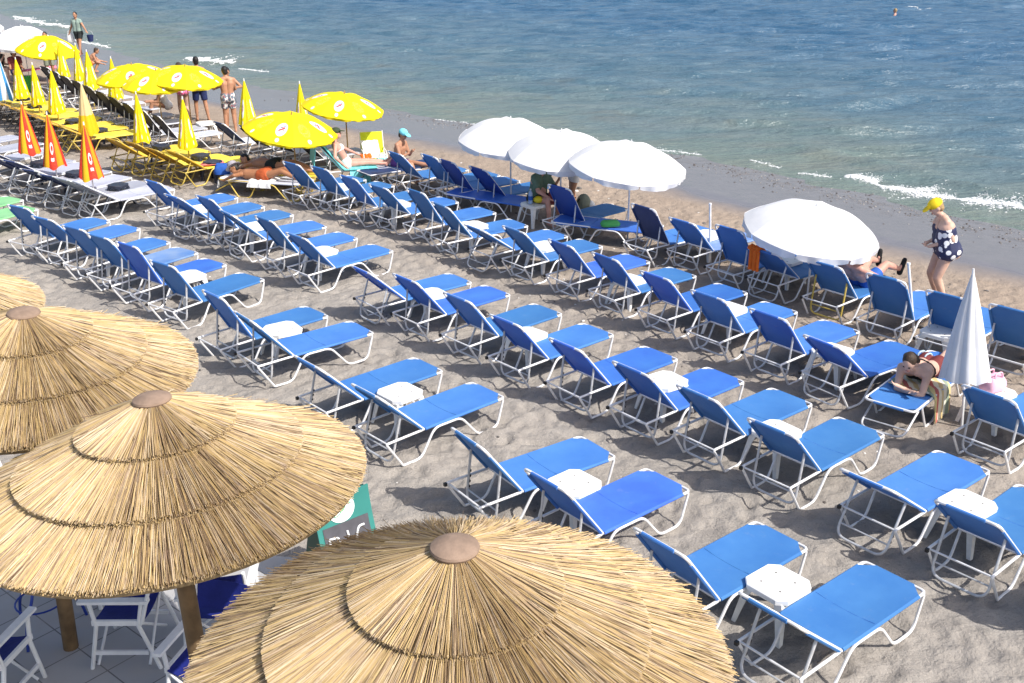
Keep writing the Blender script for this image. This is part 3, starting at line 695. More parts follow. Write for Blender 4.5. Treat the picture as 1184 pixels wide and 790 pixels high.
DT = [(-14.63, 32.83, 'first from the left among the long yellow row'), (-13.8, 31.62, 'second from the left among the long yellow row'), (-12.81, 30.48, 'third from the left among the long yellow row'), (-11.76, 29.16, 'fourth from the left among the long yellow row'), (-10.59, 27.83, 'at the right end of the long yellow row'),
 (-8.39, 25.77, 'behind the first of the four yellow loungers'), (-7.16, 24.7, 'between the last yellow loungers of the group of four'), (-10.59, 24.06, 'first from the left among the grey loungers'), (-9.41, 23.03, 'second from the left among the grey loungers'), (-8.1, 21.86, 'beside the grey lounger nearest the blue ones'), (-6.70, 24.0, 'with a pink cloth on it by the sunbathers')]
for i, (x, y, l) in enumerate(DT):
    o = TD if i == 0 else copy_tree(TD)
    o.location = (x, y, 0); o.rotation_euler = (0, 0, R(38+i*3)); tag(o, 'small navy table '+l, 'table', 'navy plastic tables between the loungers')

# ------------------------------------------------------------------ umbrellas
def canopy_mat(name, kind):
    m = bpy.data.materials.new(name); m.use_nodes = True; g = NT(m); uvx = g.attr('gu').outputs['Fac']; uvy = g.attr('gv').outputs['Fac']; gi = g.attr('gi').outputs['Fac']
    tc = g.n('ShaderNodeTexCoord'); n = g.noise(tc.outputs['Object'], 3., 4)
    def ellipse(cx, cy, rx, ry):
        a = g.math('DIVIDE', g.math('SUBTRACT', uvx, cx), rx); b = g.math('DIVIDE', g.math('SUBTRACT', uvy, cy), ry)
        return g.math('LESS_THAN', g.math('ADD', g.math('MULTIPLY', a, a), g.math('MULTIPLY', b, b)), 1.)
    def line(ax, ay, bx, by, w):                   # slanted stroke
        dx, dy = bx-ax, by-ay; L = math.hypot(dx, dy)
        t = g.math('ADD', g.math('MULTIPLY', g.math('SUBTRACT', uvx, ax), dx/L), g.math('MULTIPLY', g.math('SUBTRACT', uvy, ay), dy/L))
        d = g.math('ABSOLUTE', g.math('SUBTRACT', g.math('MULTIPLY', g.math('SUBTRACT', uvx, ax), dy/L), g.math('MULTIPLY', g.math('SUBTRACT', uvy, ay), dx/L)))
        return g.math('MULTIPLY', g.math('LESS_THAN', d, w), g.math('LESS_THAN', g.math('ABSOLUTE', g.math('SUBTRACT', t, L/2)), L/2))
    white = (.80, .80, .80)
    if kind == 'white': c = g.mix(g.rng(n, .4, .6), (.80, .80, .81), (.76, .76, .77))
    elif kind in ('yellow', 'amber'):
        base = (.80, .66, .012) if kind == 'yellow' else (.75, .42, .02)
        c = g.mix(g.rng(n, .4, .65), base, tuple(v*.93 for v in base))
        odd = g.math('GREATER_THAN', g.math('MODULO', gi, 2.), .5)
        c0 = c; c = g.mix(ellipse(0, .60, .34, .20), c, white)
        c = g.mix(line(-.17, .66, .17, .55, .028), c, (.62, .05, .05)); c = g.mix(line(-.14, .57, .16, .50, .014), c, (.06, .06, .16)); c = g.mix(line(-.04, .52, .18, .66, .012), c, (.5, .10, .05))
        c = g.mix(odd, c0, c); c = g.mix(ellipse(0, .90, .11, .05), c, white)
    elif kind == 'red':
        par = g.math('LESS_THAN', g.math('MODULO', gi, 2.), .5)
        c = g.mix(par, (.84, .33, .02), (.72, .05, .035)); 
        c = g.mix(g.math('LESS_THAN', g.math('ABSOLUTE', g.math('SUBTRACT', gi, 5.)), .4), c, (.80, .44, .02))
        six = g.math('LESS_THAN', g.math('ABSOLUTE', g.math('SUBTRACT', gi, 6.)), .4)
        ring = g.math('SUBTRACT', ellipse(0, .62, .38, .11), ellipse(.05, .62, .22, .055)); c = g.mix(g.math('MULTIPLY', six, g.math('MAXIMUM', ring, 0.)), c, white)
        c = g.mix(g.math('MULTIPLY', six, line(-.35, .82, .35, .82, .03)), c, white)
    elif kind == 'beige':
        c = g.mix(g.math('GREATER_THAN', uvy, .62), (.72, .55, .28), (.80, .50, .015))
    elif kind == 'blue':
        par = g.math('LESS_THAN', g.math('MODULO', gi, 2.), .5); c = g.mix(par, (.06, .28, .62), (.72, .76, .80))
    g.l(c, g.b.inputs['Base Color']); g.b.inputs['Roughness'].default_value = .7; g.b.inputs['Specular IOR Level'].default_value = .2
    wr = g.noise(tc.outputs['Object'], 5., 3); bp = g.n('ShaderNodeBump'); bp.inputs['Strength'].default_value = .3; bp.inputs['Distance'].default_value = .03; g.l(wr, bp.inputs['Height']); g.l(bp.outputs[0], g.b.inputs['Normal'])
    tr = g.n('ShaderNodeBsdfTranslucent'); g.l(c, tr.inputs[0]); ms = g.n('ShaderNodeMixShader'); ms.inputs[0].default_value = .22
    g.l(g.b.outputs[0], ms.inputs[1]); g.l(tr.outputs[0], ms.inputs[2]); g.l(ms.outputs[0], g.t.nodes['Material Output'].inputs[0])
    return m
for k_ in ('white', 'yellow', 'amber', 'red', 'beige', 'blue'): MT['can_'+k_] = canopy_mat(k_+' umbrella cloth', k_)
def shell_mesh(surf, gores, nu, nv, th):
    """surf(gore, u in -1..1, v in 0..1) -> point; two skins th apart give the cloth thickness"""
    b = MB(); gu, gv, gi = [], [], []
    for gq in range(gores):
        for sgn in (0, 1):
            P = [[Vector(surf(gq, i/nu*2-1, j/nv)) for j in range(nv+1)] for i in range(nu+1)]
            vs = [p + Vector((0, 0, -th*sgn)) for row in P for p in row]
            fs = [(i*(nv+1)+j, i*(nv+1)+j+1, (i+1)*(nv+1)+j+1, (i+1)*(nv+1)+j) for i in range(nu) for j in range(nv)]
            if sgn == 0: fs = [f[::-1] for f in fs]
            k = b.add(vs, fs)
            for i in range(nu+1):
                for j in range(nv+1): gu.append((i/nu*2-1)*(.25+.75*j/nv)); gv.append(j/nv); gi.append(gq)
        m = nv+1; A = (nu+1)*m; k0 = k-A
        b.f.extend([(k0+i*m+nv, k0+(i+1)*m+nv, k+(i+1)*m+nv, k+i*m+nv) for i in range(nu)])
    return b, {'gu': gu, 'gv': gv, 'gi': gi}
def open_umbrella(label, grp, p, z, Rr, drop, kind, tilt=(0, 0), spin=0., seed=0, val=.11, base=None):
    root = thing('beach_umbrella', label, 'umbrella', (p[0], p[1], 0), 0, grp); r = random.Random(seed); N = 8
    sag = [r.uniform(.02, .05) for _ in range(N)]
    n = Vector((tilt[0], tilt[1], 1)).normalized(); q = Vector((0, 0, 1)).rotation_difference(n).to_matrix() @ Matrix.Rotation(spin, 3, 'Z')
    top = Vector((0, 0, z))
    def surf(g, u, v):
        a = (g+.5+u*.5)*2*math.pi/N; rr = Rr*v; w = 1-u*u
        zz = -drop*(v**2.1) + .0
        rr *= (1-.035*w*v)
        zz -= sag[g]*w*math.sin(math.pi*min(v*1.0, 1))*.8
        return top + q @ Vector((rr*math.cos(a), rr*math.sin(a), zz))
    b, at = shell_mesh(surf, N, 8, 10, .006); b.build('canopy', MT['can_'+kind], root, attrs=at)
    flap = [r.uniform(.7, 1.15) for _ in range(N)]; ph = [r.uniform(0, 6) for _ in range(N)]
    def vsurf(g, u, v):
        a = (g+.5+u*.485)*2*math.pi/N; w = 1-u*u; rr = Rr*(1-.035*w)+.004 - .03*v*(.5+.5*math.sin(u*5+ph[g])) + .012*v*math.sin(u*11+ph[g])
        zz = -drop - val*flap[g]*v*(.55+.45*(1-abs(u)**3)) + .004
        return top + q @ Vector((rr*math.cos(a), rr*math.sin(a), zz))
    b, at = shell_mesh(vsurf, N, 12, 4, .004)
    at['gv'] = [.95+.04*x for x in at['gv']]; b.build('valance', MT['can_'+kind], root, attrs=at)
    pc = MT['pole'] if kind != 'yellow' else MT['wood_pole']
    b = MB(); t0 = q @ Vector((0, 0, .06)); b.tube([(0, 0, -.3), tuple(top*.6), tuple(top+t0*.4)], .016, 10); b.tube([tuple(top+q @ Vector((0, 0, -.01))), tuple(top+q @ Vector((0, 0, .07)))], [.018, .010], 8); b.build('pole', pc, root)
    b = MB()
    for g in range(N):
        a = g*2*math.pi/N; pts = [tuple(top + q @ Vector((Rr*v*math.cos(a)*.985, Rr*v*math.sin(a)*.985, -drop*v**2.1-.016))) for v in (.03, .3, .55, .8, 1.)]
        b.tube(pts, .004, 5); m_ = top + q @ Vector((Rr*.55*math.cos(a), Rr*.55*math.sin(a), -drop*.55**2.1-.016)); b.tube([tuple(m_), tuple(top*.86 if top.length else top)], .0035, 5)
    b.build('rib', MT['steelg'], root)
    return root
MT['wood_pole'] = mat('brown painted pole', (.40, .24, .08), .5, 0, .4, noise=.2)
GW = 'open white beach umbrellas'
open_umbrella('open white umbrella leftmost of the three together near the water', GW, (-.01, 21.31), 1.86, 1.02, .42, 'white', (.06, -.12), .2, 1)
open_umbrella('open white umbrella in the middle of the three together', GW, (.95, 20.35), 1.80, 1.02, .42, 'white', (.04, -.14), .5, 2)
open_umbrella('open white umbrella rightmost of the three together, its pole standing clear', GW, (2.15, 19.27), 1.80, 1.08, .42, 'white', (.10, -.10), .1, 3)
open_umbrella('low open white umbrella shading the man in black shoes', GW, (4.62, 15.92), 1.53, 1.04, .40, 'white', (.10, -.14), .35, 4, val=.16)
open_umbrella('open white umbrella over the seated people at the far left', GW, (-16.97, 38.83), 1.9, 1.05, .55, 'white', (.05, -.15), .2, 5)
open_umbrella('open white umbrella cut by the left edge at the top', GW, (-19.9, 42.0), 1.9, .85, .4, 'white', (.05, -.1), .6, 6)
GY = 'open yellow beach umbrellas'
open_umbrella('open yellow umbrella with printed white ovals, nearest the blue loungers', GY, (-4.70, 23.3), 1.62, 1.02, .36, 'yellow', (.16, -.12), .25, 7, val=.05)
open_umbrella('open yellow umbrella above the woman in the dark green cap', GY, (-3.84, 25.26), 1.74, .96, .34, 'yellow', (.16, -.08), .35, 8, val=.05)
open_umbrella('open yellow umbrella in front of the couple, right one of three together', GY, (-8.68, 29.46), 1.8, 1.0, .34, 'yellow', (.12, -.1), .3, 9, val=.05)
open_umbrella('open yellow umbrella left one of three together among the white loungers', GY, (-10.23, 29.85), 1.8, 1.0, .36, 'yellow', (.0, -.1), .6, 10, val=.05)
open_umbrella('open yellow umbrella squeezed between its two neighbours among the white loungers', GY, (-9.42, 29.3), 1.72, .95, .36, 'yellow', (.05, -.1), .1, 11, val=.05)
open_umbrella('open yellow umbrella at the far left in front of the white one', GY, (-15.27, 36.78), 1.8, 1.0, .48, 'yellow', (.15, -.12), .5, 12, val=.05)
def closed_umbrella(label, grp, p, z, kind, seed, r1=.17, ln=1.15, lean=(0, 0), wrap=0.):
    r = random.Random(seed); root = thing('closed_umbrella', label, 'umbrella', (p[0], p[1], 0), 0, grp); N = 8; am = [r.uniform(.08, .2) for _ in range(N)]; tw = r.uniform(-.25, .25)
    rag = [r.uniform(-.05, .05) for _ in range(N)]
    ax = Vector((lean[0], lean[1], 1))
    def surf(g, u, v):
        a = (g+.5+u*.5)*2*math.pi/N + tw*v; w = 1-abs(u)**1.5
        rr = (.012+(r1-.012)*(v**.9))*(1+am[g]*(w-.35)*min(1, v*3))
        zz = z-ln*v*(1+rag[g]*w*v)
        return Vector((rr*math.cos(a), rr*math.sin(a), 0)) + ax*zz
    b, at = shell_mesh(surf, N, 6, 12, .004); b.build('canopy', MT['can_'+kind], root, attrs=at)
    b = MB(); b.tube([tuple(ax*-.2), tuple(ax*(z-.1))], .016, 9); b.build('pole', MT['pole'] if kind in ('white', 'blue', 'red') else MT['ytube'], root)
    b = MB(); b.tube([tuple(ax*(z-.06)), tuple(ax*(z+.05))], [.02, .012], 8); b.build('finial', MT['pole'], root)
    return root
GC = 'closed yellow umbrellas'
for i, (p, lab) in enumerate([((-8.76, 25.59), 'closed yellow umbrella left of the pair by the group of four yellow loungers'), ((-7.46, 24.83), 'closed yellow umbrella right of the pair by the group of four yellow loungers'),
    ((-6.67, 27.5), 'closed yellow umbrella beside the man in patterned trunks'), ((-5.2, 27.04), 'closed yellow umbrella sticking up between the two open yellow ones near the water'),
    ((-11.5, 31.88), 'closed yellow umbrella left of the three open yellow ones'), ((-12.78, 33.48), 'closed yellow umbrella rightmost of the three below the walking man'), ((-13.77, 35.23), 'closed yellow umbrella in the middle of the three below the walking man'),
    ((-14.6, 36.0), 'closed yellow umbrella leftmost of the three below the walking man'), ((-14.2, 31.79), 'closed yellow umbrella first of three over the long yellow row'), ((-13.27, 30.69), 'closed yellow umbrella second of three over the long yellow lounger row'), ((-12.28, 29.49), 'closed yellow umbrella third of three over the long yellow lounger row')]):
    closed_umbrella(lab, GC, p, 1.72, 'yellow', i, .19+.02*(i % 3), 1.12)
closed_umbrella('closed amber umbrella at the far left behind the striped one', GC, (-16.2, 34.8), 1.75, 'amber', 21, .2)
closed_umbrella('closed umbrella with a beige top and an orange yellow hem', 'closed two tone umbrellas', (-10.58, 27.07), 1.72, 'beige', 22, .24, 1.2)
for i, (p, lab) in enumerate([((-10.87, 24.25), 'closed red and orange umbrella leftmost of three among the grey loungers'), ((-9.79, 22.95), 'closed red and orange umbrella in the middle of three among the grey loungers'), ((-8.58, 21.77), 'closed red and yellow umbrella rightmost of three among the grey loungers')]):
    closed_umbrella(lab, 'closed red umbrellas', p, 1.72, 'red', 30+i, .23, 1.1)
closed_umbrella('closed blue and white striped umbrella at the left edge', 'closed two tone umbrellas', (-14.95, 32.3), 1.85, 'blue', 40, .24, 1.35)
closed_umbrella('closed white umbrella standing beside the woman lying on her front', 'closed white umbrellas', (5.36, 11.56), 1.92, 'white', 41, .265, 1.28, (-.085, 0))
for p, ln, h, lab in (((3.47, 17.94), (-.08, 0), 1.02, 'bare white umbrella pole standing upright between two loungers by the water'), ((5.87, 14.52), (-.26, 0), 1.05, 'bare white umbrella pole leaning slightly, in front of the standing woman')):
    root = thing('umbrella_pole', lab, 'pole', (p[0], p[1], 0), 0, 'bare umbrella poles')
    b = MB(); b.tube([(0, 0, -.25), (ln[0]*h, 0, h)], .02, 10); b.build('shaft', MT['pole'], root); b = MB(); b.tube([(ln[0]*h, 0, h), (ln[0]*h, 0, h+.03)], .026, 10); b.build('cap', MT['pole'], root)

# ------------------------------------------------------------------ people
def skin(name, col):
    m = mat(name, col, .5, 0, .35, noise=.18, nscale=9); m.node_tree.nodes['Principled BSDF'].inputs['Subsurface Weight'].default_value = .0
    return m
MT['skin_fair'] = skin('fair skin', (.60, .385, .295)); MT['skin_tan'] = skin('tanned skin', (.42, .215, .13)); MT['skin_dark'] = skin('deep tan skin', (.33, .15, .075)); MT['skin_pink'] = skin('sunburnt skin', (.58, .30, .23))
MT['hair_brown'] = mat('brown hair', (.05, .03, .018), .6, noise=.4, nscale=30, bump=.5, bscale=60); MT['hair_black'] = mat('black hair', (.012, .010, .010), .5, noise=.3, bump=.5, bscale=60); MT['hair_blond'] = mat('blond hair', (.40, .27, .13), .6, noise=.3, bump=.5, bscale=60)
MT['eye'] = mat('eye', (.02, .015, .012), .2); MT['lip'] = mat('lip', (.38, .12, .10), .5)
for nm, c in (('yellowcap', (.80, .58, .02)), ('tealcap', (.20, .62, .70)), ('greencap', (.045, .065, .035)), ('greyhat', (.34, .32, .36)), ('bluecap', (.10, .16, .42)), ('navy_cloth', (.02, .03, .10)), ('dark_cloth', (.025, .03, .03)),
              ('white_cloth', (.78, .78, .77)), ('olive_shirt', (.13, .20, .145)), ('sage_shirt', (.25, .33, .29)), ('pink_cloth', (.72, .22, .33)), ('salmon_cloth', (.66, .20, .20)), ('orange_cloth', (.78, .16, .02)), ('rust_cloth', (.42, .09, .03)), ('paleblue', (.42, .56, .66)), ('purple_cloth', (.12, .05, .22)),
              ('shoe', (.018, .018, .02)), ('blue_cloth', (.03, .11, .42)), ('lime', (.62, .70, .03)), ('khaki', (.20, .22, .17)), ('redstrap', (.50, .03, .05)), ('maroon', (.16, .035, .035))):
    MT[nm] = mat(nm, c, .75, 0, .2, noise=.18, nscale=12, bump=.25, bscale=22)
def pattern(name, a, b, scale, lo=.42, hi=.46, c3=None):
    m = bpy.data.materials.new(name); m.use_nodes = True; g = NT(m); tc = g.n('ShaderNodeTexCoord')
    v = g.n('ShaderNodeTexVoronoi'); v.inputs['Scale'].default_value = scale; g.l(tc.outputs['Object'], v.inputs['Vector'])
    c = g.mix(g.rng(v.outputs['Distance'], lo, hi), a, b)
    if c3: c = g.mix(g.rng(g.noise(tc.outputs['Object'], scale*1.7, 2), .56, .6), c, c3)
    g.l(c, g.b.inputs['Base Color']); g.b.inputs['Roughness'].default_value = .6; return m
MT['swimsuit'] = pattern('navy and white swimsuit', (.78, .78, .78), (.015, .02, .07), 9., .36, .39)
MT['trunks'] = pattern('patterned trunks', (.10, .13, .17), (.60, .60, .58), 11., .50, .58, (.36, .12, .13))
MT['bikini_white'] = pattern('white flowered bikini', (.60, .25, .28), (.80, .78, .78), 16., .16, .2)
MT['bikini_pink'] = pattern('pink bikini', (.80, .62, .68), (.75, .16, .34), 12., .3, .36)
def stripes(name, cols, scale, axis_=0):
    m = bpy.data.materials.new(name); m.use_nodes = True; g = NT(m); tc = g.n('ShaderNodeTexCoord'); sp = g.n('ShaderNodeSeparateXYZ'); g.l(tc.outputs['Object'], sp.inputs[0])
    cr = g.n('ShaderNodeValToRGB'); cr.color_ramp.interpolation = 'CONSTANT'
    while len(cr.color_ramp.elements) < len(cols): cr.color_ramp.elements.new(.5)
    for i, c in enumerate(cols): cr.color_ramp.elements[i].position = i/len(cols); cr.color_ramp.elements[i].color = (*c, 1)
    g.l(g.math('FRACT', g.math('MULTIPLY', sp.outputs[axis_], scale)), cr.inputs[0]); g.l(cr.outputs[0], g.b.inputs['Base Color']); g.b.inputs['Roughness'].default_value = .85; return m
MT['striped'] = stripes('striped towel', [(.55, .42, .20), (.62, .60, .50), (.25, .30, .22), (.58, .48, .22), (.45, .12, .10), (.66, .62, .48)], 3.3)

def caps(b, a, c, ra, rc, n=12, flat=False):
    a, c = Vector(a), Vector(c); d = (c-a)
    if d.length < 1e-5: d = Vector((0, 0, 1e-4))
    t = d.normalized()
    if flat: b.tube([a, a+d*.5, c], [ra, (ra+rc)/2, rc], n); return
    P, Rr = [], []
    for k in range(5): q = math.pi/2*(1-k/5); P.append(a-t*ra*math.sin(q)*.98); Rr.append(max(.003, ra*math.cos(q)))
    P.append(a); Rr.append(ra); P.append(c); Rr.append(rc)
    for k in range(1, 6): q = math.pi/2*k/5; P.append(c+t*rc*math.sin(q)*.98); Rr.append(max(.003, rc*math.cos(q)))
    b.tube(P, Rr, n)
def fuse(b, name, mt, parent, vox, smooth=3):
    """weld overlapping volumes into one continuous skin"""
    me = b.mesh('tmp', mt); o = bpy.data.objects.new('tmp', me); COL.objects.link(o)
    m = o.modifiers.new('r', 'REMESH'); m.mode = 'VOXEL'; m.voxel_size = vox; m.use_smooth_shade = True
    m2 = o.modifiers.new('s', 'SMOOTH'); m2.factor = .5; m2.iterations = smooth
    dg = bpy.context.evaluated_depsgraph_get(); me2 = bpy.data.meshes.new_from_object(o.evaluated_get(dg)); me2.name = name
    bpy.data.objects.remove(o); bpy.data.meshes.remove(me)
    if not me2.materials: me2.materials.append(mt)
    r = bpy.data.objects.new(name, me2); COL.objects.link(r); r.parent = parent; return r
def ik(a, c, l1, l2, pole):
    a, c, pole = Vector(a), Vector(c), Vector(pole); d = c-a; L = min(d.length, (l1+l2)*.998); t = d.normalized()
    x = (l1*l1-l2*l2+L*L)/(2*L); h = math.sqrt(max(0, l1*l1-x*x)); p = pole-t*pole.dot(t); p = p.normalized() if p.length > 1e-5 else t.orthogonal()
    return a+t*x+p*h, a+t*L
def person(label, loc, yaw, pel, che, head, face, hands, feet, skin_='skin_tan', hair='hair_brown', wear=(), fat=1., sc=1., vox=.013, elbow=(-.4, 0, -.6), knee=(1, 0, .2), toes=None, sideC=(0, 1, 0), sideH=(0, 1, 0), group=None, hairlen=0., elbows=None, knees=None):
    root = thing('person', label, 'person', loc, R(yaw), group); root.scale = (sc, sc, sc)
    V = Vector; pel, che, head, face = V(pel), V(che), V(head), V(face).normalized(); sc_, sh_ = V(sideC).normalized(), V(sideH).normalized()
    spine = (che-pel).normalized(); fwd = sh_.cross(spine)*1.0
    body = MB(); hip = {}; 
    sw = .165*(.94+.06*fat)
    for s in (1, -1):
        caps(body, pel+sh_*s*.075*fat, pel+spine*.16+sh_*s*.055*fat, .105*fat, .095*fat)
        caps(body, pel+spine*.16+sh_*s*.055*fat, che-spine*.10+sc_*s*.085*fat, .095*fat, .105*(.6+.4*fat))
        caps(body, che-spine*.12+sc_*s*.08, che-spine*.03+sc_*s*.095, .105*(.6+.4*fat), .085)
        caps(body, che+spine*.03+sc_*s*.05, che+sc_*s*sw, .06, .055)
        caps(body, che-spine*.08+sc_*s*.11, che+sc_*s*sw*.95, .07, .058)
        caps(body, pel-fwd*.05*fat+sh_*s*.075*fat-spine*.05, pel-fwd*.045*fat+sh_*s*.07*fat+spine*.02, .085*fat, .08*fat)
    if fat > 1.1: body.ell(pel+spine*.13+fwd*.05, (.125, .135, .14))
    neck0 = che+spine*.03; caps(body, neck0, head-face*.01-V((0, 0, .06)), .055, .048)
    up = (head-neck0).normalized(); up = (up-face*up.dot(face)).normalized(); sd_ = up.cross(face).normalized()
    Rm = Matrix((face, sd_, up)).transposed()
    body.ell(head+up*.015, (.098, .076, .108), Rm, 16, 12); body.ell(head+face*.03-up*.055, (.062, .056, .062), Rm)
    body.ell(head+face*.10-up*.012, (.016, .012, .024), Rm, 8, 6)
    for s in (1, -1): body.ell(head+sd_*s*.076-up*.01-face*.005, (.022, .010, .032), Rm, 8, 6)
    ends = {}
    el = elbows or (elbow, (elbow[0], -elbow[1], elbow[2])); kn = knees or (knee, (knee[0], -knee[1], knee[2]))
    for i, s in enumerate((1, -1)):
        shd = che+sc_*s*sw; e, w = ik(shd, hands[i], .285, .25, el[i]); ends['e', s] = e; ends['w', s] = w; ends['s', s] = shd
        caps(body, shd, e, .052*(.7+.3*fat), .040*(.7+.3*fat)); caps(body, e, w, .041*(.7+.3*fat), .027)
        d = (w-e).normalized(); pn = d.orthogonal().normalized() if abs(d.z) > .9 else d.cross(V((0, 0, 1))).normalized(); nn = d.cross(pn)
        caps(body, w, w+d*.075, .027, .030); 
        for f_ in range(4):
            b0 = w+d*.075+pn*(f_-1.5)*.017; L = (.058, .072, .076, .066)[f_]; mid = b0+d*L*.55-nn*.006; caps(body, b0, mid, .0095, .009, 7); caps(body, mid, mid+(d*.8-nn*.6).normalized()*L*.5, .009, .0075, 7)
        t0 = w+d*.02+pn*.028; caps(body, t0, t0+(d*.6+pn*.8).normalized()*.05, .012, .009, 7)
        h0 = pel+sh_*s*.088*fat-spine*.02; k, a = ik(h0, feet[i], .43, .42, kn[i]); ends['k', s] = k; ends['a', s] = a; ends['h', s] = h0
        caps(body, h0, k, .086*(.6+.4*fat), .056*(.6+.4*fat)); caps(body, k, k*.55+a*.45-(a-k).normalized().cross(sh_)*.0, .056*(.7+.3*fat), .052*(.7+.3*fat)); caps(body, k*.6+a*.4, a, .052*(.7+.3*fat), .034)
        tdir = V(toes[i]).normalized() if toes else V((1, 0, -.12)).normalized(); ends['t', s] = tdir; sole = -((k-a).normalized())
        heel = a - tdir*.045 + sole*.035; caps(body, a, heel, .034, .032); caps(body, heel, a+tdir*.15+sole*.045, .033, .024)
        caps(body, a, a+tdir*.13+sole*.04, .034, .022)
    b_ = fuse(body, 'body', MT[skin_], root, vox)
    ex = MB(); 
    for s in (1, -1): ex.ell(head+face*.086+sd_*s*.032+up*.012, (.012, .014, .010), Rm, 8, 6)
    ex.build('eyes', MT['eye'], root); lx = MB(); lx.ell(head+face*.088-up*.058, (.010, .024, .007), Rm, 8, 6); lx.build('mouth', MT['lip'], root)
    hb = MB(); hb.ell(head+up*.033-face*.016, (.100, .084, .102), Rm, 16, 12)
    if hairlen:
        for q in (-1, -.4, .4, 1): caps(hb, head-face*.05+sd_*q*.05+up*.03, head-face*.07+sd_*q*.06-up*hairlen, .05, .035)
    elif hair: hb.ell(head-face*.045-up*.03, (.06, .072, .07), Rm)
    hm = fuse(hb, 'hair', MT[hair], root, .012)
    for w_ in wear:
        kind, mt = w_[0], MT[w_[1]]; q = MB()
        if kind == 'cap':
            q.ell(head+up*.052-face*.005, (.112, .092, .085), Rm, 18, 10); o = q.build('cap', mt, root)
            p = MB(); c0 = head+face*.07+up*.055
            vs = []
            for t in range(9):
                an = -1.15+2.3*t/8; vs += [c0+face*(.03*math.cos(an))+sd_*.085*math.sin(an)+up*.004, c0+face*(.03+.095*math.cos(an))+sd_*.080*math.sin(an)-up*.018*math.cos(an)]
            k = len(vs); vs += [v-up*.008 for v in vs]
            fs = []
            for t in range(8): fs += [(2*t, 2*t+1, 2*t+3, 2*t+2), (k+2*t+2, k+2*t+3, k+2*t+1, k+2*t), (2*t+1, k+2*t+1, k+2*t+3, 2*t+3), (2*t, 2*t+2, k+2*t+2, k+2*t)]
            p.add(vs, fs); p.build('peak', mt, o); continue
        if kind == 'hat':
            q.lathe([(.17, -.008), (.175, 0), (.115, .02), (.105, .08), (.07, .115), (.001, .125)], 24)
            o = q.build('hat', mt, root); o.matrix_local = Matrix.Translation(head+up*.045) @ Matrix((sd_, -face, up)).transposed().to_4x4(); continue
        if kind == 'glasses':
            for s in (1, -1): q.ell(head+face*.092+sd_*s*.034+up*.014, (.010, .030, .022), Rm, 10, 6)
            q.tube([head+face*.10+sd_*-.01+up*.018, head+face*.10+sd_*.01+up*.018], .004, 5); q.build('sunglasses', mt, root); continue
        e_ = .011
        if kind in ('shorts', 'briefs'):
            fr = w_[2] if len(w_) > 2 else .5
            for s in (1, -1):
                caps(q, pel+sh_*s*.075*fat-spine*.02, pel+spine*.07+sh_*s*.066*fat, .107*fat+e_, .100*fat+e_, flat=False)
                caps(q, pel-fwd*.05*fat+sh_*s*.075*fat-spine*.04, pel-fwd*.045*fat+sh_*s*.07*fat+spine*.02, .085*fat+e_, .08*fat+e_)
                h, k = ends['h', s], ends['k', s]
                if kind == 'shorts': caps(q, h, h+(k-h)*fr, .090*(.6+.4*fat)+e_*1.2, (.083-.025*fr)*(.6+.4*fat)+e_*2.2, flat=True)
        if kind == 'shirt':
            fr = w_[2] if len(w_) > 2 else .55
            for s in (1, -1):
                caps(q, pel+spine*.05+sh_*s*.075*fat, pel+spine*.2+sh_*s*.06*fat, .11*fat+e_, .102*fat+e_, flat=True); caps(q, pel+spine*.16+sh_*s*.06*fat, che-spine*.08+sc_*s*.085, .10*fat+e_, .112+e_)
                caps(q, che-spine*.12+sc_*s*.08, che-spine*.03+sc_*s*.09, .108+e_, .088+e_); caps(q, che+spine*.02+sc_*s*.06, che+sc_*s*sw, .062+e_, .06+e_)
                a, c = ends['s', s], ends['e', s]; caps(q, a, a+(c-a)*fr, .055+e_, .056+e_, flat=True)
        if kind == 'top':
            for s in (1, -1): q.ell(che-spine*.13+sc_*s*.075+fwd*.075, (.07, .07, .065))
            q.tube([che-spine*.14+(sc_*math.cos(t)*.20+fwd*math.sin(t)*.125) for t in [2*math.pi*i/16 for i in range(16)]], .014, 6, closed=True)
        if kind == 'suit':
            for s in (1, -1):
                caps(q, pel+sh_*s*.075*fat-spine*.02, pel+spine*.2+sh_*s*.058*fat, .108*fat+e_, .098*fat+e_); caps(q, pel+spine*.16+sh_*s*.055*fat, che-spine*.14+sc_*s*.08*fat, .098*fat+e_, .107*(.6+.4*fat)+e_)
                caps(q, pel-fwd*.05*fat+sh_*s*.075*fat-spine*.03, pel-fwd*.045*fat+sh_*s*.07*fat+spine*.02, .085*fat+e_, .08*fat+e_)
                caps(q, che-spine*.1+sc_*s*.07+fwd*.1, che+spine*.04+sc_*s*.07+fwd*.02, .018, .018, 6)
            if fat > 1.1: q.ell(pel+spine*.13+fwd*.05, (.135, .146, .15))
        if kind == 'shoes':
            for s in (1, -1):
                a, t = ends['a', s], ends['t', s]; sole = -((ends['k', s]-a).normalized()); z = MB()
                caps(z, a-t*.05+sole*.03, a+t*.16+sole*.04, .047, .038); caps(z, a, a+sole*.03, .042, .045); fuse(z, 'shoe', mt, root, .012)
            continue
        fuse(q, {'shorts': 'shorts', 'briefs': 'briefs', 'shirt': 'shirt', 'top': 'bikini_top', 'suit': 'swimsuit'}[kind], mt, root, .013)
    return root
STAND = dict(pel=(0, 0, .93), che=(.0, 0, 1.39), head=(.03, 0, 1.61), face=(1, 0, -.05))
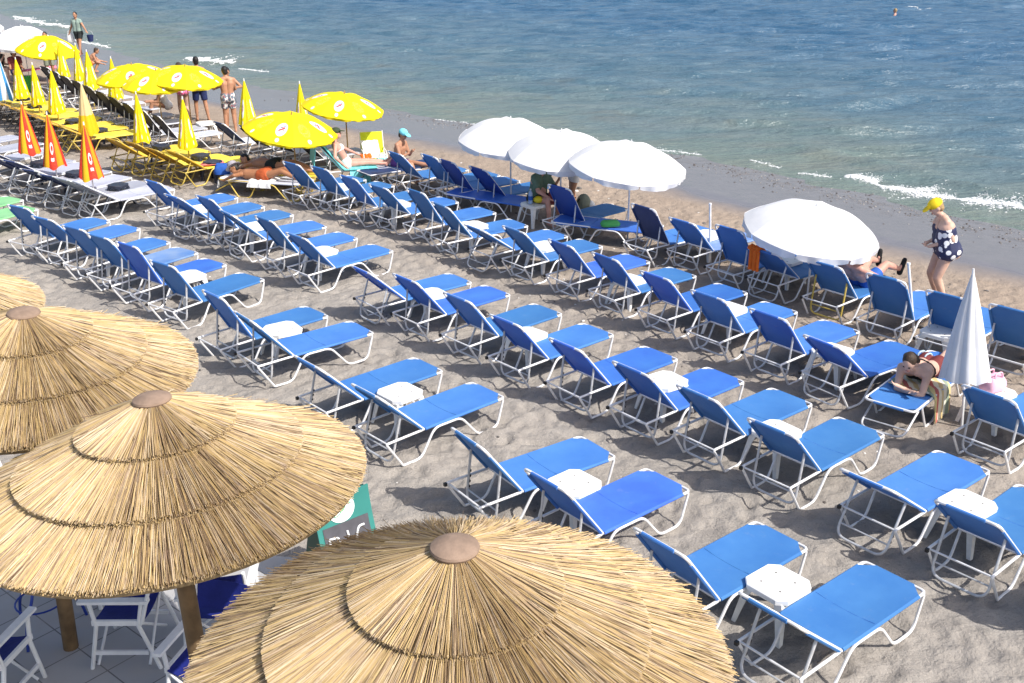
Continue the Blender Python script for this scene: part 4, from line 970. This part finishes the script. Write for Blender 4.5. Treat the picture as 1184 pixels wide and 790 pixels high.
person('standing woman in a yellow cap and a navy and white swimsuit, looking down', (6.69, 15.8, -.02), 176, (.07, 0, .90), (.16, 0, 1.33), (.29, 0, 1.51), (.85, 0, -.55), ((.27, .12, .97), (.30, -.03, .98)), ((-.01, .085, .08), (.04, -.08, .08)),
       'skin_fair', 'hair_blond', (('suit', 'swimsuit'), ('cap', 'yellowcap')), fat=1.48, sc=1.03, elbow=(-.9, .35, -.1))
c = LOUNGE['D', 9].location
person('man reclining on a shaded lounger with bare chest, blue cap and black shoes', (c.x, c.y, 0), 42, (.62, 0, .47), (.22, 0, .74), (.05, 0, .92), (.95, 0, -.1), ((.70, .30, .50), (.72, -.30, .50)), ((1.42, .22, .52), (1.42, -.16, .47)),
       'skin_pink', 'hair_brown', (('shorts', 'blue_cloth', .5), ('shoes', 'shoe'), ('cap', 'bluecap')), fat=1.18, toes=((.2, .1, 1), (.3, -.1, 1)), knees=((.2, 0, 1), (.2, 0, 1)), elbow=(-.3, .5, -.2))
c = LOUNGE['C', 14].location
person('brown haired woman lying on her front on a lounger, propped on her elbows', (c.x, c.y, 0), -133, (-.42, 0, .47), (.06, 0, .56), (.25, 0, .73), (.8, 0, -.6), ((.34, -.02, .42), (.36, .10, .41)), ((-1.24, .10, .43), (-1.24, -.08, .43)),
       'skin_fair', 'hair_brown', (('briefs', 'maroon'), ('top', 'dark_cloth')), toes=((-1, 0, -.1), (-1, 0, -.1)), knees=((0, 0, -.6), (0, 0, -.6)), elbows=((.1, .5, -.7), (.1, -.5, -.7)), fat=1.05, hairlen=.04)
person('boy in a turquoise cap sitting upright with his hands together', (-2.52, 23.80, .02), -28, (0, 0, .46), (.10, 0, .88), (.17, 0, 1.10), (.9, 0, -.35), ((.36, .03, .72), (.36, -.03, .72)), ((.85, .14, .42), (.62, -.16, .10)),
       'skin_tan', 'hair_brown', (('shorts', 'purple_cloth', .5), ('cap', 'tealcap')), sc=.98, elbow=(-.4, .4, -.3), fat=.95)
person('woman in a white bikini and dark green cap reclining on a turquoise towel', (-3.75, 23.62, .02), 14, (.12, 0, .48), (-.12, 0, .90), (-.07, 0, 1.13), (.9, -.2, .1), ((.42, .25, .58), (.02, -.36, .50)), ((1.0, .06, .44), (.98, -.10, .43)),
       'skin_pink', 'hair_brown', (('briefs', 'bikini_white'), ('top', 'bikini_white'), ('cap', 'greencap')), toes=((.6, 0, .7), (.6, 0, .7)), knees=((0, 0, 1), (0, 0, 1)), elbow=(-.6, .4, -.2))
person('deeply tanned sunbather in a grey sun hat lying on a white topped lounger', (-5.42, 22.71, 0), 165, (-.20, .02, .47), (.28, .0, .49), (.52, .02, .57), (.55, .4, -.3), ((.52, .40, .42), (.72, -.26, .42)), ((-1.02, .10, .43), (-1.02, -.08, .43)),
       'skin_dark', 'hair_black', (('shorts', 'rust_cloth', .25), ('hat', 'greyhat')), toes=((-1, 0, -.1), (-1, 0, -.1)), knees=((0, 0, 1), (0, 0, 1)), elbow=(.2, .6, 0), fat=1.15)
person('dark haired sunbather lying on a yellow lounger behind the deeply tanned one', (-5.28, 23.44, 0), 165, (-.10, .02, .50), (.38, .0, .52), (.60, .02, .60), (.5, .6, -.2), ((.62, .42, .44), (.82, -.26, .44)), ((-.95, .10, .46), (-.95, -.08, .46)),
       'skin_tan', 'hair_black', (('briefs', 'dark_cloth'),), toes=((-1, 0, -.1), (-1, 0, -.1)), knees=((0, 0, 1), (0, 0, 1)), elbow=(.2, .6, 0), fat=1.2)
person('man in an open olive shirt and sunglasses sitting by the small table', (.50, 20.66, .0), -48, (0, 0, .47), (.10, 0, .90), (.20, 0, 1.12), (.9, -.1, -.35), ((.42, .16, .56), (.45, -.10, .55)), ((.48, .16, .08), (.50, -.14, .08)),
       'skin_pink', 'hair_black', (('shirt', 'olive_shirt', .8), ('shorts', 'dark_cloth', .6), ('glasses', 'shoe')), fat=1.15, elbow=(-.4, .5, -.2))
person('person in white shorts bending forward under the middle white umbrella', (1.26, 21.2, .0), 196, (0, 0, .93), (.34, 0, 1.20), (.55, 0, 1.26), (.8, 0, -.6), ((.42, .2, .72), (.45, -.2, .74)), ((.05, .13, .08), (-.08, -.12, .08)),
       'skin_tan', 'hair_brown', (('shirt', 'paleblue', .5), ('shorts', 'white_cloth', .62)), fat=1.15)
person('bare backed man in patterned trunks standing by the water', (-7.72, 29.85, -.05), 108, (0, 0, .94), (.0, 0, 1.40), (.04, .02, 1.62), (1, .25, -.15), ((.22, .20, 1.18), (.30, -.1, 1.05)), ((.02, .12, .08), (-.03, -.12, .08)),
       'skin_tan', 'hair_black', (('shorts', 'trunks', .62),), elbow=(-.5, .6, -.3), fat=1.05, sc=1.03)
person('dark haired person half hidden in front of the man in patterned trunks', (-7.86, 30.5, -.08), -72, (0, 0, .92), (.04, 0, 1.38), (.10, 0, 1.60), (1, 0, -.3), ((.34, .2, 1.2), (.34, -.2, 1.25)), ((.02, .11, .08), (-.03, -.11, .08)),
       'skin_tan', 'hair_black', (('shorts', 'dark_cloth', .4),), elbow=(-.3, .6, -.3))
person('woman in a pink bikini standing behind an open yellow umbrella', (-9.28, 31.0, .0), 128, (0, 0, .92), (.05, 0, 1.36), (.1, 0, 1.57), (1, 0, -.1), ((.25, .28, .95), (.28, -.2, .95)), ((.02, .09, .08), (-.06, -.09, .08)),
       'skin_fair', 'hair_brown', (('briefs', 'bikini_pink'), ('top', 'bikini_pink')), fat=.97, hairlen=.12)
person('man in navy shorts standing behind an open yellow umbrella', (-8.95, 31.5, -.03), 120, (0, 0, .94), (.02, 0, 1.41), (.05, 0, 1.63), (1, 0, 0), ((.1, .34, .95), (.15, -.32, .95)), ((.06, .12, .08), (-.16, -.14, .08)),
       'skin_tan', 'hair_black', (('shorts', 'navy_cloth', .8),), fat=1.05, sc=1.04)
person('long haired person sitting low beside the couple', (-9.95, 31.6, .0), 200, (0, 0, .42), (.16, 0, .82), (.28, 0, 1.02), (.8, 0, -.5), ((.5, .1, .55), (.5, -.1, .55)), ((.55, .12, .10), (.55, -.12, .10)),
       'skin_tan', 'hair_brown', (('suit', 'white_cloth'),), hairlen=.22)
person('man in a sage shirt walking along the waterline with a dark bucket', (-18.05, 46.7, -.1), -102, (0, 0, .95), (.02, 0, 1.42), (.05, 0, 1.64), (1, .2, 0), ((.2, .52, 1.0), (.0, -.40, .92)), ((.22, .08, .08), (-.18, -.1, .10)),
       'skin_tan', 'hair_black', (('shirt', 'sage_shirt', .45), ('shorts', 'dark_cloth', .55)), fat=1.08, sc=1.02)
person('child crouching behind the closed yellow umbrellas near the water', (-15.7, 41.2, .0), 20, (0, 0, .38), (.22, 0, .70), (.36, 0, .86), (.9, 0, -.3), ((.62, .1, .40), (.55, -.2, .35)), ((.20, .14, .08), (.20, -.14, .08)), 'skin_tan', 'hair_brown', (('shorts', 'orange_cloth', .4),), sc=.9)
person('person in dark green trunks standing under the far left yellow umbrella', (-16.2, 38.9, .0), -80, (0, 0, .93), (.03, 0, 1.39), (.06, 0, 1.6), (1, 0, 0), ((.1, .34, .95), (.1, -.34, .95)), ((.05, .11, .08), (-.05, -.11, .08)), 'skin_dark', 'hair_black', (('shorts', 'khaki', .8),))
person('person in a maroon top sitting in the shade of the far left umbrella', (-17.15, 38.3, .0), -60, (0, 0, .46), (.06, 0, .9), (.1, 0, 1.12), (1, 0, -.1), ((.35, .2, .6), (.35, -.2, .6)), ((.5, .14, .08), (.5, -.14, .08)), 'skin_tan', 'hair_brown', (('shirt', 'maroon', .6), ('shorts', 'navy_cloth', .6)), hairlen=.1)
person('person in a dark top sitting at the far left behind the striped umbrella', (-18.0, 38.9, .0), -20, (0, 0, .46), (.06, 0, .9), (.1, 0, 1.12), (1, 0, -.1), ((.35, .2, .6), (.45, -.2, .9)), ((.5, .14, .08), (.5, -.14, .08)), 'skin_fair', 'hair_black', (('shirt', 'dark_cloth', .5), ('shorts', 'dark_cloth', .6)))
person('swimmer with only head and shoulders above the sea', (22.0, 64.2, -1.62), 150, (0, 0, .93), (.02, 0, 1.39), (.05, 0, 1.62), (1, 0, 0), ((.35, .35, 1.3), (.35, -.35, 1.25)), ((.0, .1, .08), (.0, -.1, .08)), 'skin_pink', 'hair_blond', (('shorts', 'navy_cloth', .6),))

# ------------------------------------------------------------------ towels, bags and other beach things
def draped(name, label, path, width, mt, side, grp=None, seed=0, th=.014, cat='towel', nw=14):
    """cloth sheet laid along a path (3d points), width along the unit vector side"""
    P = rounded(path, .06, 3); r = random.Random(seed); side = Vector(side).normalized(); n = len(P); vs = []; ph = r.random()*6
    for k in (0, 1):
        for i, p in enumerate(P):
            t = (P[min(i+1, n-1)]-P[max(i-1, 0)]).normalized(); nn = side.cross(t).normalized()
            if nn.z < -.01: nn = -nn
            for j in range(nw+1):
                u = j/nw-.5; w = .012*math.sin(u*17+ph+i*.35)+.007*math.sin(u*31+i*.8)+.006
                sk = 1+.05*math.sin(i*1.1+ph)
                vs.append(p+side*u*width*sk + nn*(w+.014) + nn*(-th*k))
    m = nw+1; A = n*m; fs = []
    for i in range(n-1):
        for j in range(nw):
            q = (i*m+j, i*m+j+1, (i+1)*m+j+1, (i+1)*m+j); fs.append(q); fs.append(tuple(A+x for x in q[::-1]))
    ring = [i*m for i in range(n)] + [(n-1)*m+j for j in range(1, m)] + [i*m+nw for i in range(n-2, -1, -1)] + [j for j in range(nw-1, 0, -1)]
    for i in range(len(ring)): a, c_ = ring[i], ring[(i+1) % len(ring)]; fs.append((a, c_, A+c_, A+a))
    b = MB(); b.add(vs, fs); o = b.build(name, mt); tag(o, label, cat, grp); return o
def lpt(o, x, y, z):
    return o.matrix_basis @ Vector((x, y, z))
def bpt(o, back, d, y, off):           # point on the raised back: d from the hinge, off in front of the cloth
    th = R(back); return lpt(o, d*math.cos(th)-off*math.sin(th), y, SZ+d*math.sin(th)+off*math.cos(th))
o = LOUNGE['D', 8]; dy = o.matrix_basis.to_3x3() @ Vector((0, 1, 0))
draped('hanging_towel', 'orange towel hung over the raised back of a shaded lounger', [bpt(o, 40.3, .55, -.12, .03), bpt(o, 40.3, .79, -.12, .03), bpt(o, 40.3, .80, -.12, -.03), bpt(o, 40.3, .80, -.12, -.03)-Vector((0, 0, .34))], .21, MT['orange_cloth'], dy, seed=3)
yw = R(-164); nx = Vector((math.cos(yw), math.sin(yw), 0)); ny = Vector((-math.sin(yw), math.cos(yw), 0)); c = Vector((-3.67, 23.33, 0))-ny*HW
def tp(d, off, z=0): return c+nx*d+Vector((0, 0, SZ+off+z))
th = R(50)
draped('beach_towel', 'turquoise towel spread over the back and seat under the reclining woman', [c+nx*.62*1+Vector((0, 0, .55)), c+nx*(.80*math.cos(th)+.05)+Vector((0, 0, SZ+.80*math.sin(th)+.03)), c+nx*(.74*math.cos(th)-.03)+Vector((0, 0, SZ+.78*math.sin(th)+.03)), tp(0, .03), tp(-.75, .03)], .74, MT['teal'], ny, seed=4, nw=18)
draped('beach_towel', 'turquoise towel corner hanging off the near side of the reclining woman\'s lounger', [tp(-.35, .035)+ny*.1, tp(-.35, .035)+ny*.34, tp(-.37, -.26)+ny*.37], .42, MT['teal'], nx, seed=5)
o = LOUNGE['C', 14]; dx = o.matrix_basis.to_3x3() @ Vector((1, 0, 0))
draped('beach_towel', 'striped yellow towel hanging off the lounger beneath the woman lying on her front', [lpt(o, -.05, -.25, SZ+.02), lpt(o, -.05, .31, SZ+.025), lpt(o, -.05, .35, .04)], .52, MT['striped'], dx, seed=6)
yw = R(165); nx = Vector((math.cos(yw), math.sin(yw), 0)); ny = Vector((-math.sin(yw), math.cos(yw), 0)); c = Vector((-5.50, 22.42, 0))-ny*HW
draped('beach_towel', 'white towel hanging over the head end of the tanned sunbather\'s lounger', [tp(.5, .02), tp(.79, .025), tp(.81, -.17)], .5, MT['white_cloth'], ny, seed=7)
draped('beach_towel', 'white towel over the middle of the tanned sunbather\'s lounger', [tp(-.2, .02)-ny*.1, tp(-.2, .02)+ny*.31, tp(-.2, -.10)+ny*.34], .55, MT['white_cloth'], nx, seed=8)
draped('beach_towel', 'salmon pink cloth lying over the navy table by the sunbathers', [Vector((-6.94, 23.9, .36)), Vector((-6.90, 23.92, .41)), Vector((-6.50, 24.06, .41)), Vector((-6.46, 24.08, .33))], .42, MT['salmon_cloth'], (-.3, .95, 0), seed=9)
draped('beach_towel', 'pink towel on a lounger under the far left umbrellas', [Vector((-17.3, 38.6, .4)), Vector((-16.6, 39.3, .42)), Vector((-16.2, 39.7, .40))], .6, MT['pink_cloth'], (-.7, .7, 0), seed=10)
def soft_bag(name, label, cat, p, size, mt, rz=0, seed=0, handle=True, hm=None, grp=None):
    root = thing(name, label, cat, p, R(rz), grp); r = random.Random(seed); b = MB(); w, d, h = size; n = 20; rows = []
    for i, (z, s) in enumerate(((0, .86), (.05, .98), (.35, 1.04), (.7, .96), (.93, .78), (1., .70))):
        for k in range(n):
            a = 2*math.pi*k/n; e = .55; cx_, cy_ = math.copysign(abs(math.cos(a))**e, math.cos(a)), math.copysign(abs(math.sin(a))**e, math.sin(a)); j = 1+r.uniform(-.05, .05)
            rows.append((cx_*w/2*s*j, cy_*d/2*s*j, z*h + (h*.05*math.sin(a*2+seed) if i > 3 else 0)))
    b.add(rows, [(i*n+k, i*n+(k+1) % n, (i+1)*n+(k+1) % n, (i+1)*n+k) for i in range(5) for k in range(n)] + [tuple(range(n))[::-1], tuple(5*n+k for k in range(n))]); b.build('bag_body', mt, root)
    if handle:
        for s in (-1, 1):
            q = MB(); q.tube(rounded([(-w*.22, s*d*.3, h*.95), (-w*.2, s*d*.25, h*1.35), (w*.2, s*d*.25, h*1.35), (w*.22, s*d*.3, h*.95)], .08), .011, 7); q.build('handle', hm or mt, root)
    return root
soft_bag('beach_bag', 'pink beach bag on the white table beside the closed white umbrella', 'bag', (5.70, 11.68, .425), (.30, .22, .17), mat('pale pink cloth', (.72, .40, .50), .7), 30, 1)
soft_bag('beach_bag', 'green bag lying on a flat shaded lounger', 'bag', (1.78, 18.88, .39), (.34, .2, .10), mat('green bag cloth', (.05, .30, .08), .7), 10, 2, False)
soft_bag('beach_bag', 'blue bag beside the grey hat of the tanned sunbather', 'bag', (-6.25, 23.1, .385), (.34, .26, .22), MT['blue_cloth'], 10, 3, False)
soft_bag('beach_bag', 'dark bag on the lap of the man in the olive shirt', 'bag', (.82, 20.32, .42), (.22, .16, .28), MT['maroon'], 30, 4, True, MT['dark_cloth'])
soft_bag('beach_bag', 'pale blue bag beyond the woman lying on her front', 'bag', (5.12, 12.35, .0), (.34, .2, .46), MT['paleblue'], 30, 5)
soft_bag('carrier_bag', 'white carrier bag in the hand of the walking man', 'bag', (-18.46, 46.86, .45), (.28, .18, .36), MT['white_cloth'], 0, 6)
soft_bag('beach_bag', 'white and turquoise bag beside the yellow green beach chair', 'bag', (-2.98, 24.75, .0), (.34, .2, .34), MT['tealcap'], -10, 7, True, MT['white_cloth'])
soft_bag('carrier_bag', 'green bag on the sand under the far left umbrella', 'bag', (-16.3, 36.9, .0), (.5, .4, .5), mat('bright green cloth', (.03, .28, .03), .7), 0, 8, False)
root = thing('backpack', 'dark grey backpack with a white pocket behind the shaded lounger', 'backpack', (1.42, 20.75, .02), R(30))
b = MB(); b.ell((0, 0, .24), (.17, .15, .25)); b.ell((0, 0, .12), (.18, .17, .14)); fuse(b, 'bag_body', MT['khaki'], root, .014)
b = MB(); b.ell((.12, -.08, .22), (.09, .10, .13)); b.build('pocket', MT['white_cloth'], root)
for s in (-1, 1):
    b = MB(); b.tube(rounded([(-.14, s*.07, .42), (-.24, s*.08, .3), (-.14, s*.08, .06)], .08), .016, 6); b.build('strap', MT['dark_cloth'], root)
root = thing('bucket', 'dark blue bucket held by the walking man', 'bucket', (-17.50, 46.50, .52))
b = MB(); b.lathe([(.10, 0), (.135, .27), (.125, .27), (.095, .02), (.0005, .02)], 20); b.build('bucket_body', MT['navy_cloth'], root); b = MB(); b.tube([(.13*math.cos(t), 0, .27+.16*math.sin(t)) for t in [math.pi*i/12 for i in range(13)]], .006, 6); b.build('handle', MT['steelg'], root)
MT['pet'] = mat('blue water bottle plastic', (.30, .42, .62), .12, 0, .6); MT['lemon'] = mat('yellow rind', (.75, .58, .02), .45, noise=.12, bump=.2, bscale=60)
root = thing('water_bottle', 'plastic water bottle with a blue label on the shaded white table', 'bottle', (.37, 20.34, .425))
b = MB(); b.lathe([(.04, 0), (.043, .02), (.043, .19), (.03, .235), (.014, .255), (.014, .27)], 16); b.build('bottle_body', MT['pet'], root); b = MB(); b.lathe([(.0445, .07), (.0445, .15)], 16); b.build('paper_label', MT['blue_cloth'], root); b = MB(); b.lathe([(.017, .268), (.017, .29)], 12); b.build('screw_cap', MT['white_cloth'], root)
b = MB(); b.ell((0, 0, .07), (.10, .08, .07), None, 18, 12); b.ell((.09, .0, .07), (.03, .025, .025)); o = fuse(b, 'melon', MT['lemon'], None, .009); o.location = (.52, 20.36, .425); tag(o, 'yellow melon on the shaded white table beside the water bottle', 'fruit')
# low beach chair, yellow green
root = thing('beach_chair', 'low yellow green beach chair facing the viewer between the woman and the boy', 'chair', (-3.22, 25.2, 0), R(-75))
b = MB(); vs = [(.28, -.26, .20), (.28, .26, .20), (-.20, .26, .18), (-.20, -.26, .18)]; b.prism(vs, (0, 0, 0), (0, 0, .015)); b.build('seat', MT['lime'], root, smooth=False)
b = MB(); b.prism([(-.20, -.26, .19), (-.20, .26, .19), (-.38, .26, .80), (-.38, -.26, .80)], (0, 0, 0), (-.014, 0, -.004)); b.build('backrest', MT['lime'], root, smooth=False)
for s in (-1, 1):
    b = MB(); b.tube(rounded([(-.39, s*.27, .82), (-.20, s*.27, .18), (.30, s*.27, .20), (.22, s*.27, .0), (-.30, s*.27, .0), (-.20, s*.27, .18)], .04), .011, 7); b.tube(rounded([(-.28, s*.27, .45), (.20, s*.27, .42), (.28, s*.27, .2)], .08), .011, 7); b.build('side_frame', MT['alu'], root)
draped('hanging_towel', 'white towel heaped on the yellow green beach chair', [Vector((-3.35, 25.42, .62)), Vector((-3.26, 25.2, .32)), Vector((-3.12, 24.95, .30))], .40, MT['white_cloth'], (1, .27, 0), seed=12)
draped('hanging_towel', 'orange cloth on the seat of the yellow green beach chair', [Vector((-3.42, 25.1, .36)), Vector((-3.36, 24.95, .33)), Vector((-3.30, 24.78, .22))], .26, MT['orange_cloth'], (1, .27, 0), seed=13)
# trodden debris
b = MB(); b.box((0, 0, .012), (.16, .10, .012)); o = b.build('paper_sheet', MT['white_cloth'], smooth=False); o.location = (-5.4, 21.35, .02); o.rotation_euler = (0, 0, .4); tag(o, 'white paper scrap on the sand in front of the sunbathers', 'paper')

# ------------------------------------------------------------------ terrace furniture and the sign
MT['wpaint'] = mat('white painted wood', (.74, .75, .76), .45, 0, .4, noise=.12, nscale=9); MT['deckblue'] = mat('deep blue canvas', (.012, .020, .17), .7, 0, .2, noise=.25, nscale=8, bump=.2, bscale=30); MT['ironblue'] = mat('blue painted iron', (.02, .05, .30), .4, .2, .5)
def director_chair(label, p, rz):
    root = thing('folding_chair', label, 'chair', (p[0], p[1], .02), R(rz), 'white folding chairs on the terrace')
    for s in (-1, 1):
        y = s*.27; b = MB()
        b.box((.0, y, .655), (.56, .065, .026)); b.build('armrest', MT['wpaint'], root, smooth=False)
        b = MB(); b.tube([(.20, y, .64), (.17, y, .42), (.26, y, .0)], .018, 8); b.tube([(-.22, y, .64), (-.17, y, .42), (-.30, y, .0)], .018, 8); b.build('leg', MT['wpaint'], root)
        b = MB(); b.box((0, y, .45), (.40, .024, .045)); b.build('seat_rail', MT['wpaint'], root, smooth=False)
        b = MB(); b.box((0, y, .16), (.44, .022, .035)); b.build('foot_rail', MT['wpaint'], root, smooth=False)
        b = MB(); b.tube([(-.20, y, .44), (-.27, y, .68), (-.34, y, .92)], .016, 8); b.build('back_post', MT['wpaint'], root)
    for a in (-1, 1):
        b = MB(); b.tube([(.19*a, -.26, .03), (.17*a, .26, .44)], .012, 6); b.tube([(.21*a, .26, .03), (.19*a, -.26, .44)], .012, 6); b.build('cross_brace', MT['wpaint'], root)
    b = MB(); vs = []; n = 8
    for k in (0, 1):
        for i in range(2):
            for j in range(n+1): u = j/n*2-1; vs.append((.20-.4*i, u*.27, .46-.05*(1-u*u)-.008*k))
    m = n+1; fs = []
    for j in range(n): fs += [(j, j+1, m+j+1, m+j), (2*m+m+j, 2*m+m+j+1, 2*m+j+1, 2*m+j), (j, 2*m+j, 2*m+j+1, j+1), (m+j, m+j+1, 3*m+j+1, 3*m+j)]
    b.add(vs, fs); b.build('seat', MT['deckblue'], root)
    b = MB(); vs = []
    for k in (0, 1):
        for i in range(2):
            for j in range(n+1): u = j/n*2-1; vs.append((-.275-.06*i-.035*(1-u*u)-.008*k, u*.275, .69+.22*i))
    b.add(vs, fs); b.build('backrest', MT['deckblue'], root)
    return root
director_chair('white wooden folding chair with blue canvas, armrest toward the viewer, under the thatch', (-3.18, 7.46), 180)
director_chair('white wooden folding chair half hidden by the left rim of the nearest thatched umbrella', (-2.30, 6.72), -105)
director_chair('white wooden folding chair cut by the left picture edge', (-4.10, 6.88), 80)
director_chair('white wooden folding chair with its blue back turned to us beside the timber post', (-2.42, 7.50), 95)
director_chair('white wooden folding chair behind the blue iron table under the thatch', (-3.55, 8.35), -60)
director_chair('white wooden folding chair showing a leg left of the middle thatched umbrella', (-5.75, 10.15), 20)
root = thing('iron_table', 'blue iron table with curved legs on the terrace under the thatch', 'table', (-4.05, 7.75, .02))
b = MB(); b.lathe([(.0005, .70), (.32, .70), (.33, .71), (.32, .725), (.0005, .725)], 32); b.build('table_top', MT['ironblue'], root)
for k in range(3):
    a = k*2.094+.5; b = MB(); b.tube(rounded([(.10*math.cos(a), .10*math.sin(a), .70), (.06*math.cos(a), .06*math.sin(a), .42), (.30*math.cos(a), .30*math.sin(a), .20), (.34*math.cos(a), .34*math.sin(a), .0)], .14, 6), .013, 8); b.build('leg', MT['ironblue'], root)
b = MB(); b.tube([(.2*math.cos(t), .2*math.sin(t), .27) for t in [2*math.pi*i/24 for i in range(24)]], .009, 6, closed=True); b.build('leg_ring', MT['ironblue'], root)
# green sign with a chalk panel
MT['signteal'] = mat('teal sign board', (.035, .205, .185), .45, 0, .4, noise=.12, nscale=6); MT['signdark'] = mat('dark green sign side', (.006, .055, .030), .5); MT['chalk'] = mat('chalk panel', (.085, .085, .10), .8, noise=.25, nscale=10); MT['chalkline'] = mat('chalk writing', (.70, .72, .74), .9); MT['signwhite'] = mat('white sign disc', (.80, .82, .80), .6); MT['signgreen'] = mat('green sign print', (.04, .38, .16), .6)
e_ = Vector((.77, .64, 0)).normalized(); m_ = Vector((.64, -.77, 0)).normalized(); TR = Vector((-1.29, 8.44, 1.02)); wd = .56
root = thing('sign_board', 'green standing sign with a white disc and a chalked panel', 'sign', (TR.x, TR.y, 0))
base = Vector((TR.x, TR.y, 0))
def fp(u, w, off=0.):        # u: metres left of the right edge, w: metres down the curved front
    q = w/1.04; fwd = .30*q**1.35; return e_*(-u) + m_*(fwd+off) + Vector((0, 0, 1.02-1.02*q+off*.3))
b = MB(); N_ = 14; vs = []
for u in (0, wd):
    for i in range(N_+1): vs.append(fp(u - (.10 if u == 0 else -.0)*0, 1.04*i/N_))
b.add([*vs], [(i, i+1, N_+2+i, N_+1+i) for i in range(N_)]); k0 = len(b.v)
vs2 = [v - m_*.012 for v in vs]; b.add(vs2, [(i, N_+1+i, N_+2+i, i+1) for i in range(N_)])
b.f += [(i, k0+i, k0+i+1, i+1) for i in range(N_)] + [(N_+1+i, N_+2+i, k0+N_+2+i, k0+N_+1+i) for i in range(N_)] + [(0, N_+1, k0+N_+1, k0), (N_, k0+N_, k0+2*N_+1, 2*N_+1)]
fr_ = b.build('front_panel', MT['signteal'], root)
for u in (.012, wd-.012):
    s_ = MB(); pr_ = [fp(u, 1.04*i/N_, -.014) for i in range(N_+1)] + [e_*(-u)-m_*.32, e_*(-u)-m_*.04+Vector((0, 0, 1.0))]; s_.prism(pr_, -e_*.006, e_*.012); s_.build('side_panel', MT['signdark'], root, smooth=False)
b = MB(); b.prism([e_*(-.014)-m_*.33, e_*(-wd+.014)-m_*.33, e_*(-wd+.014)-m_*.05+Vector((0, 0, 1.0)), e_*(-.014)-m_*.05+Vector((0, 0, 1.0))], (0, 0, 0), -m_*.012); b.build('rear_panel', MT['signdark'], root, smooth=False)
def patch(poly, off, name, mt, par):
    top = [fp(u, w, off) for u, w in poly]; b = MB(); b.prism(top, (0, 0, 0), -m_*.003); return b.build(name, mt, par, smooth=False)
def gridpatch(u0, u1, w0, w1, off, name, mt):
    b = MB(); n = 8; vs = [fp(u, w0+(w1-w0)*i/n, off) for u in (u0, u1) for i in range(n+1)]; vs += [v-m_*.003 for v in vs]; A = 2*(n+1)
    b.add(vs, [(i, i+1, n+2+i, n+1+i) for i in range(n)] + [(A+i, A+n+1+i, A+n+2+i, A+i+1) for i in range(n)] + [(i, A+i, A+i+1, i+1) for i in range(n)] + [(n+1+i, n+2+i, A+n+2+i, A+n+1+i) for i in range(n)] + [(0, n+1, A+n+1, A), (n, A+n, A+2*n+1, 2*n+1)])
    return b.build(name, mt, fr_)
gridpatch(.05, .51, .26, .62, .005, 'chalk_panel', MT['chalk'])
patch([(.30+.135*math.cos(t), .13+.125*math.sin(t)) for t in [2*math.pi*i/32 for i in range(32)]], .006, 'white_disc', MT['signwhite'], fr_)
b = MB(); b.tube([fp(.30+.05*math.cos(t)*(1-t/12), .11+.05*math.sin(t)*(1-t/12), .011) for t in [i*.35 for i in range(26)]], .004, 5); b.tube([fp(.40-.2*t, .17-.05*t+.03*math.sin(t*6), .011) for t in [i/14 for i in range(15)]], .004, 5); b.build('emblem', MT['signgreen'], fr_)
def chalkstroke(b, pts): b.tube([fp(u, w, .012) for u, w in rounded2(pts)], .010, 6)
def rounded2(pts): return [(p.x, p.y) for p in rounded([(u, w, 0) for u, w in pts], .04, 4)]
for nm, strokes in (('chalk_letter', [[(.47, .36), (.47, .53)], [(.47, .36), (.38, .37), (.37, .43), (.47, .44), (.36, .46), (.36, .52), (.47, .53)]]), ('chalk_letter', [[(.285, .34), (.27, .53)]]), ('chalk_letter', [[(.11, .34), (.17, .34), (.21, .43), (.19, .52), (.12, .53), (.11, .46), (.15, .45)]])):
    b = MB()
    for s_ in strokes: chalkstroke(b, s_)
    b.build(nm, MT['chalkline'], fr_)
